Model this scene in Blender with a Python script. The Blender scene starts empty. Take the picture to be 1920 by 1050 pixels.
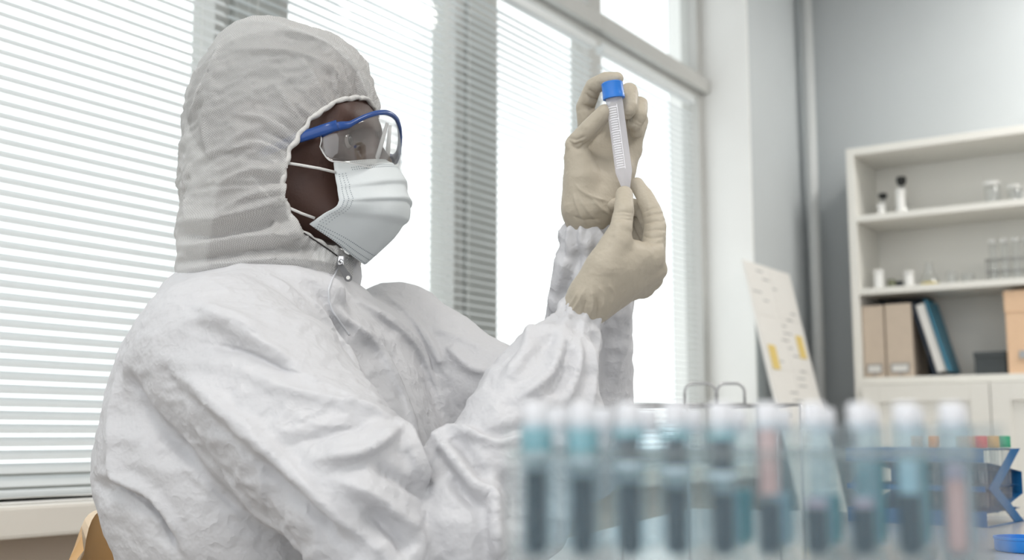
import bpy, bmesh, math, random
import numpy as np
from mathutils import Vector, Matrix, Quaternion

random.seed(7)
rng = np.random.default_rng(7)
scene = bpy.context.scene
COL = scene.collection

# ------------------------------------------------------------------ camera
FPX = 2150.0                      # focal length in pixels of the 1920 x 1050 frame
CAM_Z = 0.885
PITCH = math.atan(290.0 / FPX)
CAM = np.array([0.0, 0.0, CAM_Z])
cam_data = bpy.data.cameras.new('camera')
cam_data.sensor_width = 36.0
cam_data.lens = FPX / 1920.0 * 36.0
cam_data.clip_start = 0.02
cam_data.dof.use_dof = True
cam_data.dof.focus_distance = 1.20
cam_data.dof.aperture_fstop = 5.2
cam_data.dof.aperture_blades = 0
camera = bpy.data.objects.new('camera', cam_data)
COL.objects.link(camera)
camera.location = (0, 0, CAM_Z)
camera.rotation_euler = (math.pi / 2 + PITCH, 0, 0)
scene.camera = camera

# ------------------------------------------------------------------ world and exposure
SKY = 2.0
world = bpy.data.worlds.new('overcast_sky')
scene.world = world
world.use_nodes = True
wn = world.node_tree.nodes
wn['Background'].inputs[0].default_value = (0.965, 0.985, 1.0, 1)
wn['Background'].inputs[1].default_value = SKY
vs = scene.view_settings
scene.display_settings.display_device = 'sRGB'
vs.view_transform = 'Standard'
vs.look = 'None'
vs.exposure = -0.12
vs.gamma = 1.0
vs.use_curve_mapping = False
scene.cycles.max_bounces = 7
scene.cycles.diffuse_bounces = 3
scene.cycles.glossy_bounces = 3
scene.cycles.transmission_bounces = 6
scene.cycles.transparent_max_bounces = 14
scene.cycles.caustics_reflective = False
scene.cycles.caustics_refractive = False
scene.cycles.sample_clamp_indirect = 4.0
scene.cycles.use_denoising = True
scene.cycles.use_adaptive_sampling = True
scene.cycles.adaptive_threshold = 0.04
scene.cycles.use_light_tree = False

# ------------------------------------------------------------------ placing helpers
def ray(px, py):
    x = (px - 960.0) / FPX
    y = -(py - 525.0) / FPX
    d = np.array([x, math.cos(PITCH) - y * math.sin(PITCH), math.sin(PITCH) + y * math.cos(PITCH)])
    return d / d[1]

def P(px, py, Y):
    """world point at forward distance Y (metres) in the direction measured in the photograph"""
    return CAM + ray(px, py) * Y

def project(p):
    q = np.asarray(p) - CAM
    z = q[..., 1] * math.cos(PITCH) + q[..., 2] * math.sin(PITCH)
    h = -q[..., 1] * math.sin(PITCH) + q[..., 2] * math.cos(PITCH)
    return 960 + FPX * q[..., 0] / z, 525 - FPX * h / z

# room frame: A runs along the shelf wall (out from the window wall), C runs along the window wall
ROOM_YAW = math.radians(33.6)
AV = np.array([math.cos(ROOM_YAW), -math.sin(ROOM_YAW), 0])
CV = np.array([math.sin(ROOM_YAW), math.cos(ROOM_YAW), 0])
WIN_O = P(0, 815, 2.0); WIN_O[2] = 0.0        # s = 0 of the blind plane (a = 0)

def R(a, s, z=0.0):
    """room point: a metres in from the blind plane, s metres along the window wall"""
    p = WIN_O + AV * a + CV * s
    return np.array([p[0], p[1], z])

def on_wall(px, py, a=0.0):
    d = ray(px, py)
    o = WIN_O + AV * a
    t = np.dot(o - CAM, AV) / np.dot(d, AV)
    p = CAM + d * t
    return float(np.dot(p - WIN_O, CV)), float(p[2])

def on_shelfwall(px, py, s):
    d = ray(px, py)
    o = WIN_O + CV * s
    t = np.dot(o - CAM, CV) / np.dot(d, CV)
    p = CAM + d * t
    return float(np.dot(p - WIN_O, AV)), float(p[2])

# ------------------------------------------------------------------ object helpers
def tag(o, label=None, cat=None, group=None, kind=None):
    if label: o['label'] = label
    if cat: o['category'] = cat
    if group: o['group'] = group
    if kind: o['kind'] = kind
    return o

def empty(name, loc=(0, 0, 0), rz=0.0, parent=None):
    o = bpy.data.objects.new(name, None)
    o.empty_display_size = 0.05
    COL.objects.link(o)
    o.location = loc
    o.rotation_euler = (0, 0, rz)
    if parent: o.parent = parent
    return o

def mesh_obj(name, me, m=None, parent=None, smooth=True, loc=None, rz=None):
    if m is not None and not me.materials:
        me.materials.append(m)
    if smooth:
        me.polygons.foreach_set('use_smooth', [True] * len(me.polygons))
    o = bpy.data.objects.new(name, me)
    COL.objects.link(o)
    if parent is not None: o.parent = parent
    if loc is not None: o.location = loc
    if rz is not None: o.rotation_euler = (0, 0, rz)
    return o

class MB:
    """collects shapes of ONE part"""
    def __init__(self): self.v = []; self.f = []
    def add(self, vs, fs):
        n = len(self.v)
        self.v += [tuple(map(float, p)) for p in vs]
        self.f += [tuple(i + n for i in f) for f in fs]
        return self
    def box(self, x0, x1, y0, y1, z0, z1, bev=0.0):
        if bev <= 0:
            v = [(x, y, z) for x in (x0, x1) for y in (y0, y1) for z in (z0, z1)]
            f = [(0, 1, 3, 2), (4, 6, 7, 5), (0, 4, 5, 1), (2, 3, 7, 6), (0, 2, 6, 4), (1, 5, 7, 3)]
            return self.add(v, f)
        bm = bmesh.new()
        bmesh.ops.create_cube(bm, size=1.0)
        for q in bm.verts:
            q.co = ((x0 + x1) / 2 + q.co.x * (x1 - x0), (y0 + y1) / 2 + q.co.y * (y1 - y0), (z0 + z1) / 2 + q.co.z * (z1 - z0))
        bmesh.ops.bevel(bm, geom=bm.edges[:], offset=bev, segments=2, affect='EDGES', profile=0.6)
        return self.from_bm(bm)
    def from_bm(self, bm):
        bm.verts.index_update()
        self.add([q.co[:] for q in bm.verts], [[q.index for q in f.verts] for f in bm.faces])
        bm.free()
        return self
    def tube(self, pts, r, n=10, closed=False, caps=True, flat=None, up=None):
        pts = [Vector(p) for p in pts]
        m = len(pts)
        rs = r if hasattr(r, '__len__') else [r] * m
        rings = []
        prev = None
        for i, p in enumerate(pts):
            if closed: t = (pts[(i + 1) % m] - pts[i - 1]).normalized()
            else: t = (pts[min(i + 1, m - 1)] - pts[max(i - 1, 0)]).normalized()
            if up is not None:
                b = Vector(up) - t * t.dot(Vector(up)); b.normalize()
            elif prev is None:
                b = t.orthogonal().normalized()
            else:
                b = (prev - t * t.dot(prev)).normalized()
            prev = b
            c = t.cross(b)
            fl = 1.0 if flat is None else flat
            rings.append([p + b * (math.cos(2 * math.pi * k / n) * rs[i]) + c * (math.sin(2 * math.pi * k / n) * rs[i] * fl) for k in range(n)])
        v = [q for ring in rings for q in ring]
        f = []
        for i in range(m if closed else m - 1):
            j = (i + 1) % m
            for k in range(n):
                f.append((i * n + k, i * n + (k + 1) % n, j * n + (k + 1) % n, j * n + k))
        if caps and not closed:
            f.append(tuple(reversed(range(n))))
            f.append(tuple((m - 1) * n + k for k in range(n)))
        return self.add(v, f)
    def lathe(self, prof, n=24, c=(0, 0, 0), cap0=True, cap1=True):
        v = []; f = []
        for r, z in prof:
            for k in range(n):
                a = 2 * math.pi * k / n
                v.append((c[0] + r * math.cos(a), c[1] + r * math.sin(a), c[2] + z))
        for i in range(len(prof) - 1):
            for k in range(n):
                f.append((i * n + k, i * n + (k + 1) % n, (i + 1) * n + (k + 1) % n, (i + 1) * n + k))
        if cap0: f.append(tuple(reversed(range(n))))
        if cap1: f.append(tuple((len(prof) - 1) * n + k for k in range(n)))
        return self.add(v, f)
    def grid(self, pts):
        """pts: 2-D list of points"""
        h = len(pts); w = len(pts[0])
        v = [p for row in pts for p in row]
        f = [(i * w + j, i * w + j + 1, (i + 1) * w + j + 1, (i + 1) * w + j) for i in range(h - 1) for j in range(w - 1)]
        return self.add(v, f)
    def mesh(self, name):
        me = bpy.data.meshes.new(name)
        me.from_pydata(self.v, [], self.f)
        me.validate(clean_customdata=False)
        me.update()
        return me
    def build(self, name, m, parent=None, smooth=False, loc=None, rz=None, angle=None):
        o = mesh_obj(name, self.mesh(name), m, parent, smooth, loc, rz)
        if angle is not None:
            me = o.data
            me.polygons.foreach_set('use_smooth', [True] * len(me.polygons))
            me.set_sharp_from_angle(angle=math.radians(angle))
        return o

def solidify(o, t, offset=0.0):
    md = o.modifiers.new('thickness', 'SOLIDIFY'); md.thickness = t; md.offset = offset
    return o

# ------------------------------------------------------------------ materials
MATS = {}
def mat(name, col, rough=0.5, metal=0.0, noise=0.0, nscale=20.0, bump=0.0, bscale=60.0, spec=0.5, trans=0.0, emit=None, sheen=0.0, sss=0.0):
    m = bpy.data.materials.new(name); m.use_nodes = True
    nt = m.node_tree; b = nt.nodes['Principled BSDF']
    b.inputs['Base Color'].default_value = (*col, 1)
    b.inputs['Roughness'].default_value = rough
    b.inputs['Metallic'].default_value = metal
    b.inputs['Specular IOR Level'].default_value = spec
    b.inputs['Transmission Weight'].default_value = trans
    if sheen: b.inputs['Sheen Weight'].default_value = sheen
    if sss:
        b.inputs['Subsurface Weight'].default_value = sss
        b.inputs['Subsurface Radius'].default_value = (0.01, 0.006, 0.004)
        b.inputs['Subsurface Scale'].default_value = 0.5
    tc = nt.nodes.new('ShaderNodeTexCoord')
    if noise:
        n = nt.nodes.new('ShaderNodeTexNoise'); n.inputs['Scale'].default_value = nscale; n.inputs['Detail'].default_value = 4
        nt.links.new(tc.outputs['Object'], n.inputs['Vector'])
        mx = nt.nodes.new('ShaderNodeMix'); mx.data_type = 'RGBA'
        mx.inputs[6].default_value = (*[max(0, c * (1 - noise)) for c in col], 1)
        mx.inputs[7].default_value = (*[min(1, c * (1 + noise)) for c in col], 1)
        nt.links.new(n.outputs['Fac'], mx.inputs[0])
        nt.links.new(mx.outputs[2], b.inputs['Base Color'])
    if bump:
        n2 = nt.nodes.new('ShaderNodeTexNoise'); n2.inputs['Scale'].default_value = bscale; n2.inputs['Detail'].default_value = 5
        nt.links.new(tc.outputs['Object'], n2.inputs['Vector'])
        bp = nt.nodes.new('ShaderNodeBump'); bp.inputs['Strength'].default_value = bump; bp.inputs['Distance'].default_value = 0.01
        nt.links.new(n2.outputs['Fac'], bp.inputs['Height'])
        nt.links.new(bp.outputs['Normal'], b.inputs['Normal'])
    MATS[name] = m
    return m

def glass_mat(name, tint=(1, 1, 1), gloss=0.06, rough=0.02, edge=0.5, haze=0.0, hazecol=(0.9, 0.92, 0.95)):
    """thin clear sheet: see-through with a fresnel reflection, optionally slightly milky"""
    m = bpy.data.materials.new(name); m.use_nodes = True
    nt = m.node_tree; nt.nodes.remove(nt.nodes['Principled BSDF'])
    out = nt.nodes['Material Output']
    tr = nt.nodes.new('ShaderNodeBsdfTransparent'); tr.inputs[0].default_value = (*tint, 1)
    gl = nt.nodes.new('ShaderNodeBsdfGlossy'); gl.inputs['Roughness'].default_value = rough
    lw = nt.nodes.new('ShaderNodeLayerWeight'); lw.inputs['Blend'].default_value = edge * 0.5
    mr = nt.nodes.new('ShaderNodeMapRange'); mr.inputs[3].default_value = gloss; mr.inputs[4].default_value = min(1, gloss + edge)
    nt.links.new(lw.outputs['Facing'], mr.inputs[0])
    mx = nt.nodes.new('ShaderNodeMixShader')
    nt.links.new(mr.outputs[0], mx.inputs[0]); nt.links.new(tr.outputs[0], mx.inputs[1]); nt.links.new(gl.outputs[0], mx.inputs[2])
    last = mx
    if haze:
        df = nt.nodes.new('ShaderNodeBsdfDiffuse'); df.inputs[0].default_value = (*hazecol, 1)
        tl = nt.nodes.new('ShaderNodeBsdfTranslucent'); tl.inputs[0].default_value = (*hazecol, 1)
        ad = nt.nodes.new('ShaderNodeMixShader'); ad.inputs[0].default_value = 0.5
        nt.links.new(df.outputs[0], ad.inputs[1]); nt.links.new(tl.outputs[0], ad.inputs[2])
        m2 = nt.nodes.new('ShaderNodeMixShader'); m2.inputs[0].default_value = haze
        nt.links.new(mx.outputs[0], m2.inputs[1]); nt.links.new(ad.outputs[0], m2.inputs[2])
        last = m2
    nt.links.new(last.outputs[0], out.inputs[0])
    MATS[name] = m
    return m

def fabric_mat(name, col, translucent=0.25, see=0.0, seedots=0.0, crinkle=0.5, dotbump=0.25, dotscale=560.0, uv=False):
    """thin non-woven fabric with an embossed dot pattern and fine crinkles"""
    m = bpy.data.materials.new(name); m.use_nodes = True
    nt = m.node_tree; nt.nodes.remove(nt.nodes['Principled BSDF'])
    N = nt.nodes.new; L = nt.links.new
    out = nt.nodes['Material Output']
    tc = N('ShaderNodeTexCoord')
    vo = N('ShaderNodeTexVoronoi'); vo.inputs['Scale'].default_value = dotscale; vo.inputs['Randomness'].default_value = 0.12
    if uv: vo.voronoi_dimensions = '2D'
    L(tc.outputs['UV' if uv else 'Object'], vo.inputs['Vector'])
    dm = N('ShaderNodeMapRange'); dm.inputs[1].default_value = 0.30; dm.inputs[2].default_value = 0.52
    dm.inputs[3].default_value = 1.0; dm.inputs[4].default_value = 0.0
    L(vo.outputs['Distance'], dm.inputs[0])
    n1 = N('ShaderNodeTexNoise'); n1.inputs['Scale'].default_value = 38; n1.inputs['Detail'].default_value = 3
    L(tc.outputs['Object'], n1.inputs['Vector'])
    # ridged noise gives paper-like creases
    s1 = N('ShaderNodeMath'); s1.operation = 'SUBTRACT'; s1.inputs[1].default_value = 0.5; L(n1.outputs['Fac'], s1.inputs[0])
    a1 = N('ShaderNodeMath'); a1.operation = 'ABSOLUTE'; L(s1.outputs[0], a1.inputs[0])
    b1 = N('ShaderNodeBump'); b1.inputs['Strength'].default_value = crinkle; b1.inputs['Distance'].default_value = 0.012; b1.invert = True
    L(a1.outputs[0], b1.inputs['Height'])
    b2 = N('ShaderNodeBump'); b2.inputs['Strength'].default_value = dotbump; b2.inputs['Distance'].default_value = 0.001
    L(dm.outputs[0], b2.inputs['Height']); L(b1.outputs['Normal'], b2.inputs['Normal'])
    if not dotbump: nt.nodes.remove(b2); b2 = b1
    df = N('ShaderNodeBsdfDiffuse'); df.inputs[0].default_value = (*col, 1); L(b2.outputs['Normal'], df.inputs['Normal'])
    tl = N('ShaderNodeBsdfTranslucent'); tl.inputs[0].default_value = (*col, 1); L(b2.outputs['Normal'], tl.inputs['Normal'])
    mx = N('ShaderNodeMixShader'); mx.inputs[0].default_value = translucent
    L(df.outputs[0], mx.inputs[1]); L(tl.outputs[0], mx.inputs[2])
    gl = N('ShaderNodeBsdfGlossy'); gl.inputs['Roughness'].default_value = 0.45; L(b2.outputs['Normal'], gl.inputs['Normal'])
    m3 = N('ShaderNodeMixShader'); m3.inputs[0].default_value = 0.04
    L(mx.outputs[0], m3.inputs[1]); L(gl.outputs[0], m3.inputs[2])
    last = m3
    if see or seedots:
        mt = N('ShaderNodeMath'); mt.operation = 'MULTIPLY_ADD'; mt.inputs[1].default_value = seedots; mt.inputs[2].default_value = see
        L(dm.outputs[0], mt.inputs[0])
        tr = N('ShaderNodeBsdfTransparent')
        m4 = N('ShaderNodeMixShader'); L(mt.outputs[0], m4.inputs[0]); L(m3.outputs[0], m4.inputs[1]); L(tr.outputs[0], m4.inputs[2])
        last = m4
    L(last.outputs[0], out.inputs[0])
    MATS[name] = m
    return m

mat('wall_grey', (0.55, 0.585, 0.60), 0.85, noise=0.04, nscale=3, bump=0.05, bscale=200)
mat('wall_beige', (0.62, 0.53, 0.44), 0.85, noise=0.04, nscale=3, bump=0.05, bscale=200)
mat('ceiling_white', (0.82, 0.82, 0.81), 0.9, noise=0.02, nscale=4)
mat('floor_vinyl', (0.50, 0.46, 0.42), 0.5, noise=0.08, nscale=9)
mat('frame_white', (0.52, 0.52, 0.50), 0.45, noise=0.03, nscale=8)
mat('post_grey', (0.50, 0.51, 0.49), 0.6, noise=0.03, nscale=8)
mat('reveal_white', (0.88, 0.88, 0.86), 0.8, noise=0.02, nscale=8)
mat('sill_cream', (0.80, 0.76, 0.69), 0.4, noise=0.03, nscale=6)
mat('slat_white', (0.70, 0.73, 0.735), 0.4, noise=0.02, nscale=30)
mat('cord_white', (0.80, 0.80, 0.78), 0.7)
mat('shelf_white', (0.86, 0.85, 0.80), 0.45, noise=0.015, nscale=5)
mat('shelf_seam', (0.25, 0.25, 0.24), 0.7)
mat('pipe_grey', (0.60, 0.62, 0.62), 0.5, noise=0.03, nscale=10)
mat('kraft_beige', (0.62, 0.52, 0.42), 0.7, noise=0.06, nscale=30)
mat('metal_grey', (0.42, 0.42, 0.42), 0.35, 0.9)
mat('chrome', (0.62, 0.62, 0.64), 0.18, 1.0)
mat('binder_blue', (0.045, 0.22, 0.34), 0.45, noise=0.05, nscale=20)
mat('binder_navy', (0.02, 0.035, 0.06), 0.5, noise=0.1, nscale=20)
mat('paper_white', (0.84, 0.83, 0.80), 0.8, noise=0.02, nscale=40)
mat('charcoal', (0.055, 0.065, 0.07), 0.6, noise=0.08, nscale=20)
mat('peach', (0.84, 0.58, 0.38), 0.6, noise=0.04, nscale=14)
mat('stopper_black', (0.02, 0.022, 0.022), 0.6, noise=0.1, nscale=60)
mat('plastic_white', (0.86, 0.86, 0.84), 0.4, noise=0.01, nscale=30)
mat('liquid_yellow', (0.75, 0.58, 0.08), 0.2, noise=0.02, nscale=30)
mat('liquid_olive', (0.26, 0.28, 0.18), 0.2, noise=0.05, nscale=30)
mat('desk_grey', (0.47, 0.47, 0.48), 0.22, noise=0.05, nscale=14, spec=0.6)
mat('desk_leg', (0.62, 0.62, 0.62), 0.4, 0.6, noise=0.03, nscale=14)
mat('rack_blue', (0.008, 0.115, 0.30), 0.5, noise=0.04, nscale=40, spec=0.25)
mat('lid_blue', (0.02, 0.22, 0.66), 0.35, noise=0.03, nscale=40)
mat('cap_blue', (0.012, 0.17, 0.60), 0.32, noise=0.03, nscale=60)
mat('cap_red', (0.62, 0.05, 0.03), 0.4, noise=0.05, nscale=60)
mat('cap_orange', (0.75, 0.30, 0.06), 0.4, noise=0.05, nscale=60)
mat('cap_ochre', (0.58, 0.32, 0.06), 0.4, noise=0.05, nscale=60)
mat('cap_green', (0.01, 0.33, 0.16), 0.4, noise=0.05, nscale=60)
mat('liquid_mist', (0.30, 0.39, 0.42), 0.3, noise=0.04, nscale=40)
mat('liquid_bright', (0.84, 0.93, 0.97), 0.3, noise=0.02, nscale=40)  # painted highlight across the front vials, not a liquid
mat('liquid_slate', (0.024, 0.062, 0.085), 0.3, noise=0.05, nscale=40)
mat('liquid_teal', (0.22, 0.50, 0.55), 0.3, noise=0.04, nscale=40)
mat('liquid_pale', (0.42, 0.62, 0.70), 0.3, noise=0.04, nscale=40)
mat('liquid_pink', (0.72, 0.46, 0.43), 0.3, noise=0.04, nscale=40)
mat('liquid_lilac', (0.48, 0.42, 0.50), 0.3, noise=0.04, nscale=40)
mat('stopper_white', (0.70, 0.71, 0.74), 0.4, noise=0.02, nscale=40)
mat('wood_ply', (0.58, 0.33, 0.12), 0.4, noise=0.14, nscale=18)
mat('ply_edge', (0.82, 0.66, 0.48), 0.6, noise=0.10, nscale=60)
mat('sticky_yellow', (0.80, 0.62, 0.22), 0.8, noise=0.03, nscale=40)
mat('ink_grey', (0.42, 0.43, 0.43), 0.8)
mat('skin', (0.060, 0.027, 0.019), 0.46, noise=0.12, nscale=30, bump=0.06, bscale=400, spec=0.4)
mat('hair_black', (0.012, 0.010, 0.010), 0.8, bump=0.4, bscale=300)
mat('eye_white', (0.34, 0.31, 0.29), 0.15)
mat('iris_dark', (0.02, 0.012, 0.008), 0.1)
mat('goggle_blue', (0.008, 0.055, 0.24), 0.28, noise=0.03, nscale=60)
mat('latex', (0.45, 0.40, 0.318), 0.48, noise=0.03, nscale=40, bump=0.08, bscale=350, spec=0.35)
mat('latex_rim', (0.62, 0.53, 0.38), 0.5)
mat('elastic_white', (0.62, 0.61, 0.59), 0.85, bump=0.25, bscale=260)
mat('pull_grey', (0.13, 0.13, 0.135), 0.4)
mat('zip_white', (0.60, 0.61, 0.64), 0.7)
mat('gap_dark', (0.02, 0.015, 0.015), 0.6)
mat('shoe_white', (0.75, 0.75, 0.74), 0.6, noise=0.03, nscale=20)
glass_mat('pane_glass', (0.97, 0.985, 0.98), 0.03, 0.0, 0.25)
glass_mat('clear_glass', (0.975, 0.985, 0.985), 0.05, 0.03, 0.55, haze=0.05)
glass_mat('acrylic', (0.95, 0.97, 0.97), 0.06, 0.05, 0.4, haze=0.05)
glass_mat('vial_glass', (0.86, 0.93, 0.96), 0.05, 0.05, 0.45, haze=0.10, hazecol=(0.84, 0.90, 0.94))
glass_mat('lens_clear', (0.95, 0.945, 0.94), 0.07, 0.01, 0.40, haze=0.012)
glass_mat('tube_plastic', (0.97, 0.97, 1.0), 0.05, 0.08, 0.4, haze=0.48, hazecol=(0.95, 0.95, 1.0))
fabric_mat('coverall_fabric', (0.72, 0.72, 0.74), translucent=0.20, crinkle=0.50, dotbump=0.0)
fabric_mat('hood_fabric', (0.84, 0.835, 0.825), translucent=0.50, see=0.05, seedots=0.28, crinkle=0.22, dotbump=0.3, dotscale=520.0, uv=True)
fabric_mat('mask_fabric', (0.75, 0.79, 0.80), translucent=0.15, crinkle=0.05, dotbump=0.0)
# ------------------------------------------------------------------ the room
S_CORNER = 4.12          # where the window wall meets the shelf wall
Z_CEIL = 3.15
A_WALL = 0.06            # inner face of the window wall
A_FRAME = -0.18          # window frames sit back in the opening
A_REAR = 4.6
S_LEFT = -2.6
Z_SILL = 0.772
S_OPEN = 3.345           # end of the window opening
Z_OPEN = 2.95
RZ = -ROOM_YAW

def room_box(name, a0, a1, s0, s1, z0, z1, m, parent=None, bev=0.0, smooth=False):
    """axis-parallel box of the room frame; as a child it is placed in its parent's frame"""
    loc = R((a0 + a1) / 2, (s0 + s1) / 2, z0)
    mb = MB().box(-(a1 - a0) / 2, (a1 - a0) / 2, -(s1 - s0) / 2, (s1 - s0) / 2, 0, z1 - z0, bev)
    o = mb.build(name, m, None, smooth, None, None)
    if parent is None:
        o.location = loc; o.rotation_euler = (0, 0, RZ)
    else:
        o.parent = parent
        w = Matrix.Translation(Vector(loc)) @ Matrix.Rotation(RZ, 4, 'Z')
        pw = Matrix.Translation(parent.location) @ Matrix.Rotation(parent.rotation_euler.z, 4, 'Z')
        o.matrix_local = pw.inverted() @ w
    return o

def struct(o):
    o['kind'] = 'structure'
    return o

struct(room_box('floor', -0.3, A_REAR, S_LEFT, S_CORNER + 0.2, -0.1, 0.0, MATS['floor_vinyl']))
struct(room_box('ceiling', -0.3, A_REAR, S_LEFT, S_CORNER + 0.2, Z_CEIL, Z_CEIL + 0.1, MATS['ceiling_white']))
struct(room_box('wall_shelf_side', -0.3, A_REAR, S_CORNER, S_CORNER + 0.2, 0, Z_CEIL, MATS['wall_grey']))
# far side out of view, left open above a parapet to add side light
struct(room_box('wall_far_side', -0.3, A_REAR, S_LEFT - 0.2, S_LEFT, 0, 1.0, MATS['ceiling_white']))
struct(room_box('wall_rear', A_REAR, A_REAR + 0.2, S_LEFT, S_CORNER + 0.2, 0, Z_CEIL, MATS['ceiling_white']))
# window wall: parapet, pier at the corner, lintel
struct(room_box('wall_window_parapet', -0.32, A_WALL, S_LEFT, S_OPEN, 0, Z_SILL - 0.052, MATS['wall_beige']))
struct(room_box('wall_window_pier', -0.32, A_WALL, S_OPEN, S_CORNER, 0, Z_CEIL, MATS['wall_grey']))
struct(room_box('wall_window_lintel', -0.32, A_WALL, S_LEFT, S_OPEN, Z_OPEN, Z_CEIL, MATS['wall_grey']))
struct(room_box('trim_1', -0.31, A_WALL - 0.001, S_OPEN - 0.012, S_OPEN, Z_SILL, Z_OPEN, MATS['reveal_white']))      # plastered reveal
sill = room_box('trim_2', -0.31, 0.155, S_LEFT, S_OPEN, Z_SILL - 0.052, Z_SILL, MATS['sill_cream'], bev=0.006)
struct(sill)
# windows: bays between the posts
Z_TR0, Z_TR1 = 2.335, 2.445
BAYS = [(-2.10, -1.24), (-1.24, -0.31), (-0.31, 0.625), (0.765, 1.565), (1.695, 2.38), (2.38, 3.333)]
POSTS = [(0.625, 0.765), (1.565, 1.695)]
for k, (s0, s1) in enumerate(POSTS):
    struct(room_box('trim_%d' % (k + 3), A_FRAME - 0.10, A_FRAME + 0.05, s0, s1, Z_SILL, Z_OPEN, MATS['post_grey'], bev=0.004))
struct(room_box('trim_5', A_FRAME - 0.10, A_FRAME + 0.05, S_LEFT, BAYS[0][0], Z_SILL, Z_OPEN, MATS['frame_white']))
for k, (s0, s1) in enumerate(BAYS):
    w = empty('window_%d' % (k + 1), R(A_FRAME, (s0 + s1) / 2, Z_SILL), RZ)
    struct(w)
    fw = 0.048
    fa0, fa1 = A_FRAME - 0.05, A_FRAME + 0.03
    for nm, b in (('window_jamb', (s0, s0 + fw, Z_SILL, Z_OPEN)), ('window_jamb', (s1 - fw, s1, Z_SILL, Z_OPEN)),
                  ('window_rail', (s0 + fw, s1 - fw, Z_SILL, Z_SILL + fw)), ('window_rail', (s0 + fw, s1 - fw, Z_OPEN - fw, Z_OPEN)),
                  ('window_transom', (s0 + fw, s1 - fw, Z_TR0, Z_TR1))):
        room_box(nm, fa0, fa1, *b, MATS['frame_white'], w, bev=0.004)
    # transom bar has a deeper moulding on the room side
    room_box('transom_moulding', fa1, fa1 + 0.035, s0, s1, Z_TR0 + 0.02, Z_TR1 - 0.03, MATS['frame_white'], w, bev=0.006)
    room_box('pane', A_FRAME - 0.012, A_FRAME - 0.008, s0 + fw, s1 - fw, Z_SILL + fw, Z_TR0, MATS['pane_glass'], w)
    room_box('pane', A_FRAME - 0.012, A_FRAME - 0.008, s0 + fw, s1 - fw, Z_TR1, Z_OPEN - fw, MATS['pane_glass'], w)

# venetian blinds: every slat is its own piece
def slat_mesh(name, length, width=0.0255, tilt=30.0):
    n = 5
    rows = []
    for i in range(n + 1):
        t = i / n - 0.5
        x = t * width
        z = 0.0032 * (1 - (2 * t) ** 2)
        ct, st = math.cos(math.radians(tilt)), math.sin(math.radians(tilt))
        # local x is the room's A axis: positive = towards the room, which hangs lower
        rows.append([(x * ct + z * st, -length / 2, -x * st + z * ct), (x * ct + z * st, length / 2, -x * st + z * ct)])
    mb = MB().grid(rows)
    me = mb.mesh(name)
    me.materials.append(MATS['slat_white'])
    me.polygons.foreach_set('use_smooth', [True] * len(me.polygons))
    return me

def make_blind(s0, s1, tilt, label, zbot=Z_SILL + 0.032, ztop=2.205, pitch=0.0229, a=0.0):
    t = empty('venetian_blind', R(a, (s0 + s1) / 2, Z_SILL), RZ)
    tag(t, label, 'blind', 'venetian blinds in the window')
    L = s1 - s0
    me = slat_mesh('slat', L, tilt=tilt)
    n = int((ztop - 0.03 - zbot) / pitch)
    for i in range(n):
        o = bpy.data.objects.new('slat', me)
        COL.objects.link(o); o.parent = t
        o.location = (0, 0, zbot + i * pitch - Z_SILL)
    MB().box(-0.016, 0.016, -L / 2, L / 2, ztop - 0.026 - Z_SILL, ztop - Z_SILL, 0.002).build('head_rail', MATS['slat_white'], t)
    MB().box(-0.013, 0.013, -L / 2, L / 2, 0.004, 0.017, 0.003).build('bottom_rail', MATS['slat_white'], t)
    m = max(2, int(round(L / 0.55)) + 1)
    for i in range(m):
        y = -L / 2 + 0.07 + (L - 0.14) * i / (m - 1)
        mb = MB()
        for x in (-0.0135, 0.0135):
            mb.tube([(x, y, 0.01), (x, y, ztop - Z_SILL - 0.02)], 0.0006, 5)
        mb.build('ladder_cord', MATS['cord_white'], t)
    return t
make_blind(-1.25, 0.468, 43, 'white blind with half closed slats above the papers on the sill')
make_blind(0.484, 1.262, 13, 'white open-slat blind behind the face mask and goggles')
make_blind(1.292, 2.09, 13, 'white open-slat blind between the grey post and the raised gloved hand')
make_blind(2.14, 2.88, 12, 'white open-slat blind next to the bright window reveal by the leaning board')
make_blind(-2.6, -1.265, 43, 'white blind farthest from the shelves, mostly outside the picture')

# unseen fill panels added under the ceiling to brighten room and figure
mat('fill_diffuser', (0.9, 0.9, 0.9), 0.6)
_b = MATS['fill_diffuser'].node_tree.nodes['Principled BSDF']
_b.inputs['Emission Color'].default_value = (1.0, 0.97, 0.93, 1); _b.inputs['Emission Strength'].default_value = 25.0
for k, (a, s) in enumerate(((1.6, 3.4), (2.8, 0.4), (1.6, -1.7), (3.1, 3.0))):
    t = empty('fill_panel', R(a, s, Z_CEIL - 0.05), RZ)
    tag(t, ['added square fill panel nearest the bookcase corner', 'added square fill panel over the foreground desk', 'added square fill panel farthest from the bookcase', 'added square fill panel out in the room before the bookcase'][k], 'ceiling light', 'added fill panels')
    MB().box(-0.31, 0.31, -0.31, 0.31, 0.012, 0.049, 0.003).build('fill_housing', MATS['frame_white'], t)
    MB().box(-0.29, 0.29, -0.29, 0.29, 0.004, 0.012).build('fill_diffuser', MATS['fill_diffuser'], t)

# corner pipe
c0 = R(0.055 + A_WALL, S_CORNER - 0.17, 0)
pp = MB().lathe([(0.028, 0.0), (0.028, Z_CEIL)], 20).build('corner_pipe', MATS['pipe_grey'], None, True, c0)
tag(pp, 'thin grey vertical pipe in the corner beside the bookcase', 'pipe')

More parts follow.
